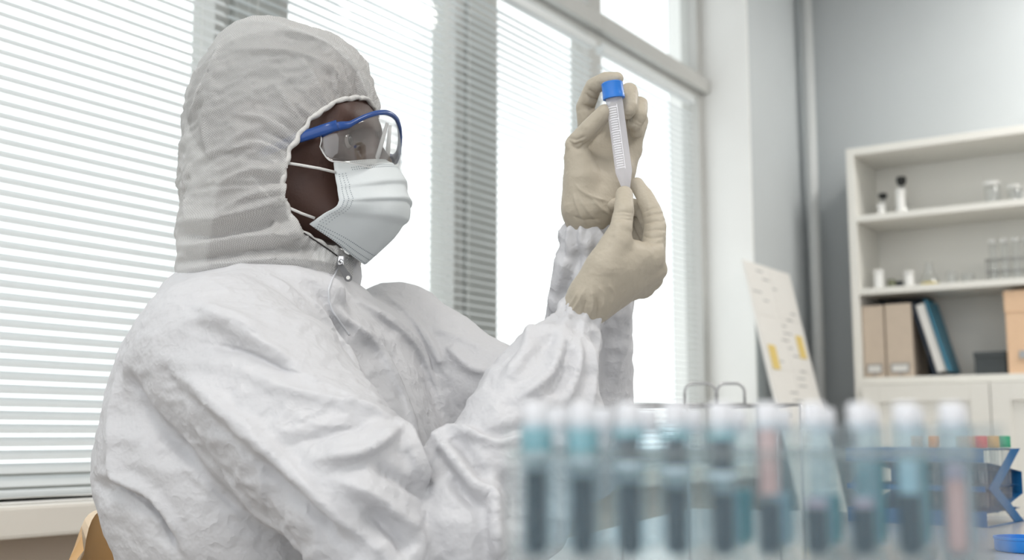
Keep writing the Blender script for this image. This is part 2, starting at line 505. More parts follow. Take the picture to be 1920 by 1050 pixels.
# ------------------------------------------------------------------ bookcase
# front-left edge measured in the photograph
SH_D = 0.34
SF = S_CORNER - 0.01 - SH_D                         # s of the front edge
a_left = on_shelfwall(1586, 300, SF)[0]
zt = on_shelfwall(1590, 279, SF)[1]
z1 = on_shelfwall(1610, 404, SF)[1]
z2 = on_shelfwall(1615, 541, SF)[1]
z3 = on_shelfwall(1620, 708, SF)[1]
SH_W = 1.62
case = empty('bookcase', R(a_left + SH_W / 2, SF + SH_D / 2, 0), RZ)
tag(case, 'white open bookcase with lower cabinet doors against the grey wall', 'bookcase')
def case_box(name, a0, a1, s0, s1, z0, z1_, m='shelf_white', parent=None, bev=0.002):
    # a measured from the left side, s from the front edge
    mb = MB().box(a0 - SH_W / 2, a1 - SH_W / 2, s0 - SH_D / 2, s1 - SH_D / 2, z0, z1_, bev)
    return mb.build(name, MATS[m], parent or case)
T = 0.034
case_box('side_panel', 0, T, 0, SH_D, 0, zt)
case_box('side_panel', SH_W - T, SH_W, 0, SH_D, 0, zt)
case_box('top_panel', T, SH_W - T, 0, SH_D, zt - T, zt)
case_box('back_panel', T, SH_W - T, SH_D - 0.012, SH_D, 0.08, zt - T)
for z in (z1, z2):
    case_box('shelf', T, SH_W - T, 0.002, SH_D - 0.012, z - 0.028, z)
case_box('shelf', T, SH_W - T, 0.0, SH_D - 0.012, z3 - 0.03, z3)
case_box('shelf', T, SH_W - T, 0.02, SH_D - 0.012, 0.40, 0.42)
case_box('plinth', T, SH_W - T, 0.03, 0.06, 0, 0.08)
dw = (SH_W - 2 * T) / 3
for k in range(3):
    d0, d1 = T + k * dw + 0.002, T + (k + 1) * dw - 0.002
    dr = case_box('cabinet_door', d0, d1, -0.018, 0.0, 0.085, z3 - 0.033)
    # frame-and-panel door: proud stiles and rails
    bz0, bz1 = 0.085, z3 - 0.033
    st = 0.075
    for b in ((d0, d0 + st, bz0, bz1), (d1 - st, d1, bz0, bz1), (d0 + st, d1 - st, bz0, bz0 + st), (d0 + st, d1 - st, bz1 - st, bz1)):
        o = case_box('door_frame', b[0], b[1], -0.030, -0.018, b[2], b[3])
        o.parent = dr

def shelf_item(a, s, z):
    """room position from bookcase-relative coordinates"""
    return R(a_left + a, SF + s, z)

def a_at(px, py, s):
    return on_shelfwall(px, py, SF + s)[0] - a_left

Z_1, Z_2, Z_3 = z1 + 0.0005, z2 + 0.0005, z3 + 0.0005
def flask(px, py, s, z, h, rb, rn, stopper, label, liquid=None, lh=0.25):
    t = empty('conical_flask', shelf_item(a_at(px, py, s), s, z), 0)
    tag(t, label, 'flask', 'flasks on the bookcase')
    MB().lathe([(0.3 * rb, 0.0), (rb, 0.002), (rb, 0.012), (rn * 1.25, h * 0.62), (rn, h * 0.72), (rn, h * 0.97), (rn * 1.2, h)], 20, cap1=False).build('flask_body', MATS['clear_glass'], t, True)
    if liquid:
        r1 = rb + (rn * 1.25 - rb) * lh / 0.62
        MB().lathe([(rb * 0.95, 0.004), (rb * 0.96, 0.012), (r1 * 0.96, h * lh)], 20).build('liquid', MATS[liquid], t, True, None, None, 40)
    if stopper:
        MB().lathe([(rn * 0.9, h * 0.93), (rn * 1.5, h * 1.0), (rn * 1.65, h * 1.16), (rn * 1.3, h * 1.2)], 16).build('stopper', MATS['stopper_black'], t, True)
    return t
def jar(px, py, s, z, h, r, mname, label, cat='jar', lip=True, name='sample_jar', cap='plastic_white'):
    t = empty(name, shelf_item(a_at(px, py, s), s, z), 0)
    tag(t, label, cat, 'containers on the bookcase')
    MB().lathe([(r * 0.8, 0), (r, 0.004), (r, h * 0.8), (r * 0.92, h * 0.86)], 18).build('jar_body', MATS[mname], t, True, None, None, 40)
    if lip: MB().lathe([(r * 1.15, h * 0.84), (r * 1.18, h * 0.86), (r * 1.18, h * 0.99), (r * 1.1, h)], 18).build('lid', MATS[cap], t, True, None, None, 40)
    return t
flask(1656, 385, 0.14, Z_1, 0.095, 0.030, 0.012, True, 'small stoppered flask at the end of the top shelf')
jar(1652, 385, 0.06, Z_1, 0.05, 0.017, 'plastic_white', 'tiny white jar in front of the small stoppered flask')
flask(1692, 385, 0.12, Z_1, 0.145, 0.036, 0.013, True, 'taller black-stoppered flask on the top shelf')
jar(1689, 388, 0.06, Z_1, 0.105, 0.019, 'plastic_white', 'slim white bottle in front of the taller flask', 'bottle', True, 'sample_bottle')
jar(1861, 366, 0.12, Z_1, 0.105, 0.030, 'clear_glass', 'clear glass jar alone on the top shelf', 'jar', True)
jar(1903, 362, 0.12, Z_1, 0.080, 0.026, 'clear_glass', 'short clear jar at the picture edge on the top shelf')
jar(1917, 362, 0.18, Z_1, 0.080, 0.026, 'plastic_white', 'short white jar cut off by the picture edge on the top shelf')
jar(1648, 532, 0.06, Z_2, 0.083, 0.021, 'plastic_white', 'taller white pot with a wide lid on the middle shelf')
jar(1705, 527, 0.06, Z_2, 0.067, 0.020, 'plastic_white', 'shorter white pot on the middle shelf')
jar(1672, 527, 0.14, Z_2, 0.055, 0.018, 'liquid_olive', 'small olive vial between the two white pots', 'vial', False, 'sample_vial')
jar(1686, 527, 0.17, Z_2, 0.048, 0.020, 'charcoal', 'small dark vial behind the shorter white pot', 'vial', False, 'sample_vial')
flask(1743, 522, 0.10, Z_2, 0.105, 0.044, 0.014, False, 'flask with yellow liquid on the middle shelf', 'liquid_yellow', 0.16)
jar(1785, 518, 0.12, Z_2, 0.07, 0.022, 'clear_glass', 'clear beaker beside the flask of yellow liquid', 'beaker', False, 'glass_beaker')
jar(1815, 516, 0.14, Z_2, 0.055, 0.026, 'clear_glass', 'low clear beaker near the wire rack', 'beaker', False, 'glass_beaker')
# wire rack with clear tubes on the middle shelf
wr = empty('wire_tube_rack', shelf_item(a_at(1900, 505, 0.12), 0.12, Z_2), RZ)
tag(wr, 'grey wire rack holding clear tubes on the middle shelf', 'tube rack')
for z in (0.003, 0.045, 0.095):
    MB().tube([(-0.10, -0.03, z), (0.10, -0.03, z), (0.10, 0.03, z), (-0.10, 0.03, z)], 0.0025, 6, closed=True).build('wire_frame', MATS['metal_grey'], wr, True)
for x in (-0.10, 0.10):
    for y in (-0.03, 0.03):
        MB().tube([(x, y, 0.0005), (x, y, 0.095)], 0.0025, 6).build('wire_post', MATS['metal_grey'], wr, True)
for i, x in enumerate((-0.075, -0.03, 0.015, 0.06)):
    p = Matrix.Translation(wr.location) @ Matrix.Rotation(RZ, 4, 'Z') @ Vector((x, 0, 0.0))
    t = empty('rack_tube', p[:], 0)
    tag(t, ['clear tube nearest the flask end of the wire rack', 'second clear tube of the wire rack', 'third clear tube of the wire rack', 'last clear tube of the wire rack by the picture edge'][i], 'tube', 'clear tubes in the wire rack')
    MB().lathe([(0.006, 0.0), (0.015, 0.008), (0.016, 0.02), (0.016, 0.165), (0.019, 0.17)], 14, cap1=False).build('tube_glass', MATS['clear_glass'], t, True)
    MB().lathe([(0.017, 0.165), (0.017, 0.18)], 14).build('tube_cap', MATS['plastic_white'], t, True, None, None, 40)

# files, binder, boxes on the lower shelf
def file_box(px0, px1, ptop, s0, label):
    a0 = max(T + 0.003, a_at(px0, 640, s0)); a1 = a_at(px1, 640, s0)
    h = on_shelfwall((px0 + px1) / 2, ptop, SF + s0)[1] - Z_3
    w = a1 - a0
    t = empty('magazine_file', shelf_item((a0 + a1) / 2, s0 + 0.12, Z_3), RZ)
    tag(t, label, 'file box', 'beige magazine files')
    MB().box(-w / 2, w / 2, -0.12, 0.12, 0, h, 0.003).build('file_body', MATS['kraft_beige'], t)
    MB().box(-w * 0.30, w * 0.30, -0.1225, -0.1195, h * 0.075, h * 0.165, 0.001).build('label_card', MATS['paper_white'], t)
    mb = MB()
    for b in ((-w * .34, w * .34, h * .06, h * .075), (-w * .34, w * .34, h * .165, h * .18), (-w * .34, -w * .30, h * .06, h * .18), (w * .30, w * .34, h * .06, h * .18)):
        mb.box(b[0], b[1], -0.125, -0.119, b[2], b[3])
    mb.build('label_holder', MATS['metal_grey'], t)
    MB().lathe([(0.008, 0), (0.008, 0.004)], 12).build('rivet', MATS['metal_grey'], t, True, (0, -0.12, h * 0.02 + 0.001))
    return t
file_box(1616, 1658, 573, 0.02, 'beige magazine file against the bookcase side panel')
file_box(1661, 1711, 569, 0.02, 'beige magazine file touching the blue binder')
bx = empty('dark_folder_box', shelf_item(T + 0.120, 0.288, Z_3), RZ)
tag(bx, 'tall dark folder box behind the beige magazine files', 'box')
hb = z2 - 0.03 - z3 - 0.004
MB().box(-0.115, 0.12, -0.018, 0.030, 0, hb, 0.003).build('folder_body', MATS['binder_navy'], bx)
MB().box(-0.02, 0.01, -0.0205, -0.018, hb * 0.84, hb * 0.93).build('folder_label', MATS['paper_white'], bx)
# leaning binder with white pages
ab = a_at(1712, 640, 0.06)
bd = empty('ring_binder', shelf_item(ab + 0.146, 0.14, Z_3), RZ)
tag(bd, 'blue ring binder leaning against the magazine file', 'binder')
lean = math.radians(-15)
def lean_box(x0, x1, y0, y1, z0, z1, m, name):
    o = MB().box(x0, x1, y0, y1, z0, z1, 0.0015).build(name, MATS[m], bd)
    o.rotation_euler = (0, lean, 0)
    o.location = (0, 0, 0.018)
    return o
Hb = 0.315
lean_box(-0.058, -0.052, -0.12, 0.10, 0, Hb, 'binder_navy', 'binder_cover')
lean_box(-0.002, 0.004, -0.12, 0.10, 0, Hb, 'binder_blue', 'binder_cover')
lean_box(-0.052, -0.002, 0.094, 0.10, 0, Hb, 'binder_blue', 'binder_spine')
lean_box(-0.044, -0.008, -0.112, 0.094, 0.008, Hb - 0.012, 'paper_white', 'page_block')
# dark grey lidded box and peach box
def lidded(px0, px1, ptop, s0, d, m, label, name, knob=False):
    a0 = a_at(px0, 690, s0); a1 = a_at(px1, 690, s0)
    h = on_shelfwall((px0 + px1) / 2, ptop, SF + s0)[1] - Z_3
    w = a1 - a0
    t = empty(name, shelf_item((a0 + a1) / 2, s0 + d / 2, Z_3), RZ)
    tag(t, label, 'box')
    MB().box(-w / 2 + 0.003, w / 2 - 0.003, -d / 2 + 0.003, d / 2 - 0.003, 0, h * 0.8, 0.002).build('box_body', MATS[m], t)
    MB().box(-w / 2, w / 2, -d / 2, d / 2, h * 0.74, h, 0.003).build('box_lid', MATS[m], t)
    if knob:
        MB().box(-w * .16, w * .16, -d / 2 - 0.004, -d / 2 + 0.004, h * .18, h * .27, 0.001).build('label_holder', MATS['metal_grey'], t)
    return t
lidded(1826, 1889, 659, 0.05, 0.2, 'charcoal', 'dark grey lidded box on the lower shelf', 'storage_box')
pb = lidded(1889, 1960, 543, 0.02, 0.26, 'peach', 'tall peach cardboard box at the picture edge', 'cardboard_box', True)

# ------------------------------------------------------------------ leaning board with sticky notes
# stands on the floor and leans back on the pier
def pt(px, py, a):
    s, z = on_wall(px, py, a)
    return R(a, s, z)
topL, topR = pt(1390, 486, 0.085), pt(1478, 499, 0.085)
botR = pt(1524, 755, 0.215)
wv = Vector(CV)                                   # board is level along the window wall
o_w = float(np.dot(topR - topL, CV))
xa = wv.normalized()
ya = Vector(botR - topR); ya = (ya - xa * ya.dot(xa)).normalized()
na = xa.cross(ya).normalized()
tilt_in = 0.0
zlow = 0.003
lenb = (topL[2] - zlow) / -ya.z
board = empty('presentation_board', (float(topL[0]), float(topL[1]), float(topL[2])), 0)
tag(board, 'pale board of sheets with two yellow notes leaning in the corner', 'board')
MX = Matrix((xa, ya, na)).transposed().to_4x4()
def board_piece(name, x0, x1, y0, y1, n0, n1, m):
    o = MB().box(x0, x1, y0, y1, n0, n1, 0.0).build(name, MATS[m], board)
    o.matrix_local = MX
    return o
sgn = 1 if na.dot(Vector(AV)) > 0 else -1          # side that faces into the room
lenv = Vector(botR - topR).length
board_piece('backing', 0, o_w, 0, lenb, -0.004, 0.004, 'paper_white')
random.seed(3)
for i in range(7):
    for j in range(2):
        board_piece('sheet', 0.02 + j * o_w * 0.49, o_w * 0.47 + j * o_w * 0.49, 0.015 + i * lenb * 0.14, (i + 1) * lenb * 0.14, *sorted((sgn * 0.004, sgn * 0.0055)), 'paper_white')
for i in range(44):
    x = random.uniform(0.03, o_w - 0.12); y = 0.03 + i * 0.032
    board_piece('printed_line', x, x + random.uniform(0.04, 0.10), y, y + 0.006, *sorted((sgn * 0.0055, sgn * 0.0062)), 'ink_grey')
board_piece('sticky_note', 0.05, 0.13, lenv * 0.56, lenv * 0.56 + 0.10, *sorted((sgn * 0.0062, sgn * 0.008)), 'sticky_yellow')
board_piece('sticky_note', o_w - 0.13, o_w - 0.05, lenv * 0.46, lenv * 0.46 + 0.10, *sorted((sgn * 0.0062, sgn * 0.008)), 'sticky_yellow')

# ------------------------------------------------------------------ person's frame
BODY_YAW = math.radians(23.0)
BF = np.array([math.cos(BODY_YAW), -math.sin(BODY_YAW), 0.0])   # the way the chest faces
BS = np.array([math.sin(BODY_YAW), math.cos(BODY_YAW), 0.0])    # the person's left
DESK_Z = 0.75

def hplane(px, py, z):
    d = ray(px, py)
    return CAM + d * ((z - CAM_Z) / d[2])

# ------------------------------------------------------------------ desk
dk = empty('laboratory_desk', (0, 0, 0), -BODY_YAW)
tag(dk, 'smooth grey laboratory desk under the racks and tubes', 'desk')
e0 = np.array([-0.075, 1.2, 0])
def D2(f, s, z): return e0 + BF * f + BS * s + np.array([0, 0, z])
far_s = float(np.dot(hplane(1900, 968, DESK_Z) - e0, BS))
S0, S1, F1 = -1.05, far_s, 1.75
dk.location = D2(F1 / 2, (S0 + S1) / 2, 0)
hf, hs = F1 / 2, (S1 - S0) / 2
MB().box(-hf, hf, -hs, hs, DESK_Z - 0.028, DESK_Z, 0.003).build('desk_top', MATS['desk_grey'], dk)
for sx in (-1, 1):
    for sy in (-1, 1):
        x, y = sx * (hf - 0.12), sy * (hs - 0.10)
        MB().box(x - 0.025, x + 0.025, y - 0.025, y + 0.025, 0, DESK_Z - 0.028, 0.003).build('leg', MATS['desk_leg'], dk)
    MB().box(sx * (hf - 0.12) - 0.012, sx * (hf - 0.12) + 0.012, -hs + 0.125, hs - 0.125, DESK_Z - 0.09, DESK_Z - 0.03).build('crossbar', MATS['desk_leg'], dk)

# ------------------------------------------------------------------ held sample tube
tube_top = P(1147, 154, 1.110)
tube_tip = P(1175, 362, 1.118)
TA = Vector(tube_tip - tube_top); TL = TA.length
tq = TA.to_track_quat('Z', 'Y')
st = empty('sample_tube', tuple(tube_top))
st.rotation_mode = 'QUATERNION'; st.rotation_quaternion = tq
tag(st, 'clear conical sample tube with blue screw cap held in the gloved hands', 'tube')
cr = 0.0105
prof = []
capm = MB()
n = 40
rows = []
for (r, z, knurl) in ((0.0060, 0.0, 0), (0.0092, 0.0, 0), (cr, 0.0012, 1), (cr, 0.0125, 1), (cr * 1.05, 0.0132, 0), (cr * 1.06, 0.0168, 0), (cr * 1.0, 0.0172, 0), (0.0088, 0.0172, 0)):
    rows.append([(math.cos(2 * math.pi * k / n) * (r + (0.00035 if (k % 2 and knurl) else 0)), math.sin(2 * math.pi * k / n) * (r + (0.00035 if (k % 2 and knurl) else 0)), z) for k in range(n + 1)])
capm.grid(rows).add(rows[0][:-1], [tuple(range(n))])
capm.build('screw_cap', MATS['cap_blue'], st, False, None, None, 35)
tr_ = 0.0083
con = TL - 0.0215
MB().lathe([(tr_, 0.012), (tr_, con), (0.0035, TL - 0.0025), (0.002, TL), (0.0001, TL)], 28, cap0=False, cap1=False).build('tube_wall', MATS['tube_plastic'], st, True, None, None, 50)
marks = MB()
# printed scale, facing the camera
inv = tq.to_matrix().inverted()
cd = inv @ Vector((CAM - tube_top)); ca = math.atan2(cd.y, cd.x) + 0.35
nm = 26
for i in range(nm):
    z = 0.026 + (con - 0.030) * i / (nm - 1)
    half = 0.62 if i % 5 == 0 else 0.45
    pts = []
    for zz in (z, z + 0.00075):
        pts.append([(math.cos(ca + half * t) * (tr_ + 0.00012), math.sin(ca + half * t) * (tr_ + 0.00012), zz) for t in np.linspace(-1, 1, 9)])
    marks.grid(pts)
marks.grid([[(math.cos(ca - 0.62 + d) * (tr_ + 0.00012), math.sin(ca - 0.62 + d) * (tr_ + 0.00012), z) for d in (0, 0.06)] for z in np.linspace(0.024, con - 0.002, 8)])
mat('print_white', (0.93, 0.93, 0.97), 0.6)
marks.build('printed_scale', MATS['print_white'], st, True)

# ------------------------------------------------------------------ foreground rack with vials
VY = 0.42
def fgp(px, z, Y):                       # point at height z on the desk side
    X = (px - 960) / FPX * Y
    return np.array([X, Y, z])
ZB = 0.8418                              # lower plate
ZP = 0.8766                              # upper plate
ra = fgp(955, 0, VY); rb = fgp(1812, 0, VY)
rk = empty('acrylic_vial_rack', (float((ra[0] + rb[0]) / 2), VY + 0.017, DESK_Z), 0)
tag(rk, 'clear acrylic rack of vials out of focus in the foreground', 'tube rack')
hw = float(rb[0] - ra[0]) / 2
front_x = [1005 + 86.0 * k for k in range(10)]
back_x = [1048 + 82.0 * k for k in range(10)]
PITCHM = 86.0 / FPX * VY
def holed_plate(z0, z1, holes, r):
    """plate with round holes, made from square cells around each hole"""
    mb = MB()
    n = 16
    ys = sorted(set(round(h[1], 4) for h in holes))
    half = (ys[1] - ys[0]) / 2 if len(ys) > 1 else 0.02
    for yy in ys:
        hx = sorted(h[0] for h in holes if round(h[1], 4) == yy)
        edges = [-hw] + [(hx[i] + hx[i + 1]) / 2 for i in range(len(hx) - 1)] + [hw]
        for i, x in enumerate(hx):
            x0, x1 = edges[i], edges[i + 1]; y0, y1 = yy - half, yy + half
            inn = []; out = []
            for k in range(n):
                a = 2 * math.pi * (k + 0.5) / n
                c, s = math.cos(a), math.sin(a)
                inn.append((x + r * c, yy + r * s))
                tx = ((x1 - x) if c > 0 else (x - x0)) / max(1e-6, abs(c)); ty = half / max(1e-6, abs(s))
                t = min(tx, ty); out.append((x + t * c, yy + t * s))
            v = [(p[0], p[1], z) for z in (z1, z0) for p in inn + out]
            f = []
            for k in range(n):
                j = (k + 1) % n
                f.append((k, n + k, n + j, j)); f.append((2 * n + k, 2 * n + j, 3 * n + j, 3 * n + k))
                f.append((k, j, 2 * n + j, 2 * n + k))
            mb.add(v, f)
    y0, y1 = ys[0] - half, ys[-1] + half
    for b in ((-hw, hw, y0 - 0.003, y0), (-hw, hw, y1, y1 + 0.003)):
        mb.box(b[0], b[1], b[2], b[3], z0, z1)
    return mb
vx0 = rk.location.x
holes = [((px - 960) / FPX * VY - vx0, -0.017) for px in front_x] + [((px - 960) / FPX * (VY + 0.034) - vx0, 0.017) for px in back_x]
holed_plate(ZP - DESK_Z, ZP - DESK_Z + 0.003, holes, 0.0068).build('upper_plate', MATS['acrylic'], rk)
MB().box(-hw, hw, -0.045, 0.045, ZB - DESK_Z - 0.004, ZB - DESK_Z, 0.001).build('lower_plate', MATS['acrylic'], rk)
for sx in (-1, 1):
    MB().box(sx * hw - 0.0015, sx * hw + 0.0015, -0.043, 0.043, 0.0005, ZP - DESK_Z + 0.012, 0.0005).build('end_panel', MATS['acrylic'], rk)
MB().box(-hw, hw, 0.0445, 0.0465, 0.02, ZP - DESK_Z + 0.003).build('back_strip', MATS['acrylic'], rk)

def vial(px, Y, layers, label, cap='stopper_white', top=0.8963, r=0.0060):
    X = (px - 960) / FPX * Y
    t = empty('sample_vial', (float(X), float(Y), ZB + 0.0003))
    tag(t, label, 'vial', 'vials in the acrylic rack')
    h = top - ZB
    MB().lathe([(r * 0.6, 0), (r, 0.003), (r, h - 0.008), (r * 0.9, h - 0.007)], 18, cap1=False).build('vial_glass', MATS['vial_glass'], t, True)
    MB().lathe([(r * 0.72, h - 0.0095), (r * 0.74, h - 0.009), (r * 0.74, h - 0.001), (r * 0.6, h)], 18).build('vial_cap', MATS[cap], t, True, None, None, 40)
    for z0, z1, m in layers:
        rr = r * (0.95 if m in ('liquid_bright', 'liquid_teal') else 0.62)
        MB().lathe([(rr if z0 > 0.002 else rr * 0.65, z0), (rr, z0 + min(0.0015, (z1 - z0) * 0.3)), (rr, z1)], 16).build('liquid', MATS[m], t, True, None, None, 40)  # the brightest layer is a painted highlight, the others are liquids
    return t
names = ['first', 'second', 'third', 'fourth', 'fifth', 'sixth', 'seventh', 'eighth', 'ninth', 'tenth']
def yz(py): return CAM_Z - (py - 815) / FPX * VY - ZB      # height above the lower plate for a photo row
for k, px in enumerate(front_x):
    if k < 5:
        lay = [(0.001, yz(884 + 10 * k), 'liquid_slate'), (yz(883 + 10 * k), yz(862 + 9 * k), 'liquid_mist'), (yz(861 + 9 * k), yz(848 + 9 * k), 'liquid_bright'), (yz(847 + 9 * k), yz(818 + 2 * k), 'liquid_teal' if k < 2 else 'liquid_slate'), (yz(817 + 2 * k), yz(806 + 2 * k), 'liquid_teal')]  # third layer is the painted highlight band
        what = 'two-layer dark and teal vial'
    elif k == 5:
        lay = [(0.001, yz(938), 'liquid_slate'), (yz(925), yz(803), 'liquid_pink')]
        what = 'vial with a pink upper layer'
    elif k < 8:
        lay = [(0.001, yz(950), 'liquid_slate'), (yz(949), yz(932), 'liquid_lilac')]
        what = 'half-filled dark vial'
    elif k == 8:
        lay = [(0.001, yz(925), 'liquid_slate'), (yz(924), yz(862), 'liquid_pale')]
        what = 'dark vial with teal top layer'
    else:
        lay = [(0.001, yz(900), 'liquid_pink'), (yz(899), yz(868), 'liquid_lilac')]
        what = 'pale pink vial'
    vial(px, VY, lay, '%s, %s from the sleeve in the front row' % (what, names[k]))
for k, px in enumerate(back_x):
    m = [None, None, None, None, 'liquid_teal', 'liquid_pale', 'liquid_teal', 'liquid_teal', 'liquid_teal', 'liquid_pale'][k]
    top = [930, 905, 940, 925, 925, 930, 935, 870, 862, 880][k]
    vial(px, VY + 0.034, [(0.001, yz(top), m)] if m else [], ('pale filled vial, %s' if m else 'empty clear vial, %s') % names[k] + ' from the sleeve in the back row', top=0.895)

# ------------------------------------------------------------------ thin wire stand behind the vials
wy = 0.80
wst = empty('wire_stand', (0, 0, DESK_Z), 0)
tag(wst, 'thin wire stand with rounded loops behind the vials', 'stand')
def wp(px, py, dy=0.0):
    p = P(px, py, wy + dy); return (p[0], p[1], p[2] - DESK_Z)
zbar = wp(1300, 758)[2]
xa_, xb_ = wp(1182, 758)[0], wp(1500, 758)[0]
MB().tube([(xa_, wy, zbar), (xb_, wy, zbar), (xb_, wy + 0.07, zbar), (xa_, wy + 0.07, zbar)], 0.0010, 6, closed=True).build('wire_ring', MATS['metal_grey'], wst, True)
for (x, y) in ((wp(1289, 758)[0], wy), (xa_, wy + 0.07), (xb_, wy), (xb_, wy + 0.07)):
    MB().tube([(x, y, 0.0012), (x, y, zbar)], 0.0010, 6).build('wire_leg', MATS['metal_grey'], wst, True)
for (p0, p1, yy) in ((1284, 1342, 0.0), (1344, 1396, 0.0)):
    x0, x1 = wp(p0, 740)[0], wp(p1, 740)[0]; zt_ = wp(1300, 719)[2]; rr = 0.006
    pts = [(x0, wy + yy, zbar)]
    for a in np.linspace(math.pi, math.pi / 2, 6): pts.append((x0 + rr + rr * math.cos(a), wy + yy, zt_ - rr + rr * math.sin(a)))
    for a in np.linspace(math.pi / 2, 0, 6): pts.append((x1 - rr + rr * math.cos(a), wy + yy, zt_ - rr + rr * math.sin(a)))
    pts.append((x1, wy + yy, zbar))
    MB().tube(pts, 0.0010, 6).build('wire_loop', MATS['metal_grey'], wst, True)

# ------------------------------------------------------------------ blue metal tube rack on the right
fr = hplane(1852, 991, DESK_Z); bk = hplane(1917, 978, DESK_Z)
dv = Vector(bk - fr); dep = 0.068
dvn = dv.normalized()
lv = Vector((-dvn.y, dvn.x, 0))          # towards the left of the picture
if lv.x > 0: lv = -lv
brk = empty('blue_tube_rack', tuple(fr), 0)
tag(brk, 'blue folded metal rack with colourful capped tubes on the grey desk', 'tube rack')
dep = dv.length
LEN = 0.21
RH = CAM_Z - (842 - 815) / FPX * fr[1] - DESK_Z
BM = Matrix((lv, dvn, Vector((0, 0, 1)))).transposed().to_4x4()
def rack_part(mb, name, m='rack_blue'):
    o = mb.build(name, MATS[m], brk, False, None, None, 35)
    o.matrix_local = BM
    return o
def rack_plate(z, y0, y1, rowsy, rr, name, th=0.0018, x_end=LEN):
    mb = MB(); n = 14
    nx = 9
    cw = x_end / nx; ch = (y1 - y0) / len(rowsy)
    for i in range(nx):
        for j in range(len(rowsy)):
            x0, x1 = i * cw, (i + 1) * cw; ya_, yb_ = y0 + j * ch, y0 + (j + 1) * ch
            x, y = (x0 + x1) / 2, (ya_ + yb_) / 2
            v = []; f = []
            inn = []; out = []
            for k in range(n):
                a = 2 * math.pi * (k + 0.5) / n; c, s = math.cos(a), math.sin(a)
                inn.append((x + rr * c, y + rr * s))
                t = min((cw / 2) / max(1e-6, abs(c)), (ch / 2) / max(1e-6, abs(s)))
                out.append((x + t * c, y + t * s))
            v = [(p[0], p[1], zz) for zz in (z + th, z) for p in inn + out]
            for k in range(n):
                q = (k + 1) % n
                f += [(k, n + k, n + q, q), (2 * n + k, 2 * n + q, 3 * n + q, 3 * n + k), (k, q, 2 * n + q, 2 * n + k)]
            mb.add(v, f)
    return rack_part(mb, name)
cols = [(i + 0.5) * LEN / 9 for i in range(9)]
rowsy = [dep * (j + 0.5) / 3 for j in range(3)]
rack_plate(RH - 0.002, 0, dep, rowsy, 0.0084, 'top_plate')
rack_plate(RH * 0.49, 0, dep, rowsy, 0.0084, 'middle_plate')
rack_plate(0.021, 0, dep, rowsy, 0.0070, 'bottom_plate')
rack_part(MB().box(0, LEN, -0.0015, 0.0, RH - 0.019, RH), 'front_apron')
rack_part(MB().box(0, LEN, -0.0015, 0.0, RH * 0.49 - 0.004, RH * 0.49 + 0.004), 'middle_apron')
rack_part(MB().box(0, LEN, -0.0015, 0.0, 0.001, 0.023), 'base_apron')
# chevron straps at both ends
def strap(x, pts, w):
    mb = MB()
    (y0, z0_), (y1, z1_) = pts
    mb.add([(x, y0 - w / 2, z0_), (x, y0 + w / 2, z0_), (x, y1 + w / 2, z1_), (x, y1 - w / 2, z1_),
            (x + 0.0018, y0 - w / 2, z0_), (x + 0.0018, y0 + w / 2, z0_), (x + 0.0018, y1 + w / 2, z1_), (x + 0.0018, y1 - w / 2, z1_)],
           [(0, 1, 2, 3), (4, 7, 6, 5), (0, 4, 5, 1), (1, 5, 6, 2), (2, 6, 7, 3), (3, 7, 4, 0)])
    rack_part(mb, 'end_strap')
for x in (-0.0018, LEN):
    strap(x, ((dep * 0.20, RH * 0.49), (dep * 0.90, RH)), dep * 0.26)
    strap(x, ((dep * 0.90, 0.0005), (dep * 0.20, RH * 0.49)), dep * 0.26)
    strap(x, ((dep * 0.0 + dep * 0.5, 0.0005), (dep * 0.5, 0.003)), dep * 0.98)
# zig-zag back panel
for (ya_, za_, yb_, zb_) in ((dep * 0.02, RH - 0.02, dep * 1.06, RH * 0.68), (dep * 1.06, RH * 0.68, dep * 1.06, RH * 0.38), (dep * 1.06, RH * 0.38, dep * 0.3, 0.020)):
    if za_ == RH - 0.02: ya_ = dep * 0.10
    mb = MB(); th = 0.0016
    mb.add([(0, ya_, za_), (LEN, ya_, za_), (LEN, yb_, zb_), (0, yb_, zb_), (0, ya_ + th, za_), (LEN, ya_ + th, za_), (LEN, yb_ + th, zb_), (0, yb_ + th, zb_)],
           [(0, 1, 2, 3), (4, 7, 6, 5), (0, 4, 5, 1), (1, 5, 6, 2), (2, 6, 7, 3), (3, 7, 4, 0)])
    rack_part(mb, 'back_panel')
def rack_tube(i, j, cap, label):
    p = Vector(fr) + BM.to_3x3() @ Vector((cols[i], rowsy[j], 0.0235))
    t = empty('capped_tube', p[:], 0)
    tag(t, label, 'tube', 'capped tubes in the blue rack')
    h = RH + 0.004 - 0.0235
    MB().lathe([(0.001, 0), (0.0045, 0.0015), (0.0066, 0.007), (0.0068, h)], 16, cap1=False).build('tube_glass', MATS['clear_glass'], t, True)
    MB().lathe([(0.0085, h - 0.006 + 0.0035), (0.0088, h - 0.005 + 0.0035), (0.0088, h + 0.014), (0.0078, h + 0.0155)], 18).build('tube_cap', MATS[cap], t, True, None, None, 40)
rack_tube(0, 0, 'cap_red', 'red-capped tube at the front corner of the blue rack')
rack_tube(0, 1, 'cap_ochre', 'ochre-capped tube between the red and green caps')
rack_tube(0, 2, 'cap_green', 'green-capped tube at the back corner of the blue rack')
rack_tube(1, 0, 'cap_orange', 'bright orange-capped tube beside the red cap')
rack_tube(1, 1, 'cap_orange', 'orange-capped tube behind the bright orange one')
rack_tube(2, 1, 'cap_ochre', 'second ochre-capped tube deeper in the blue rack')
rack_tube(3, 0, 'cap_orange', 'orange-capped tube seen dimly through the vials')
rack_tube(5, 1, 'cap_orange', 'farthest orange-capped tube of the blue rack behind the vials')

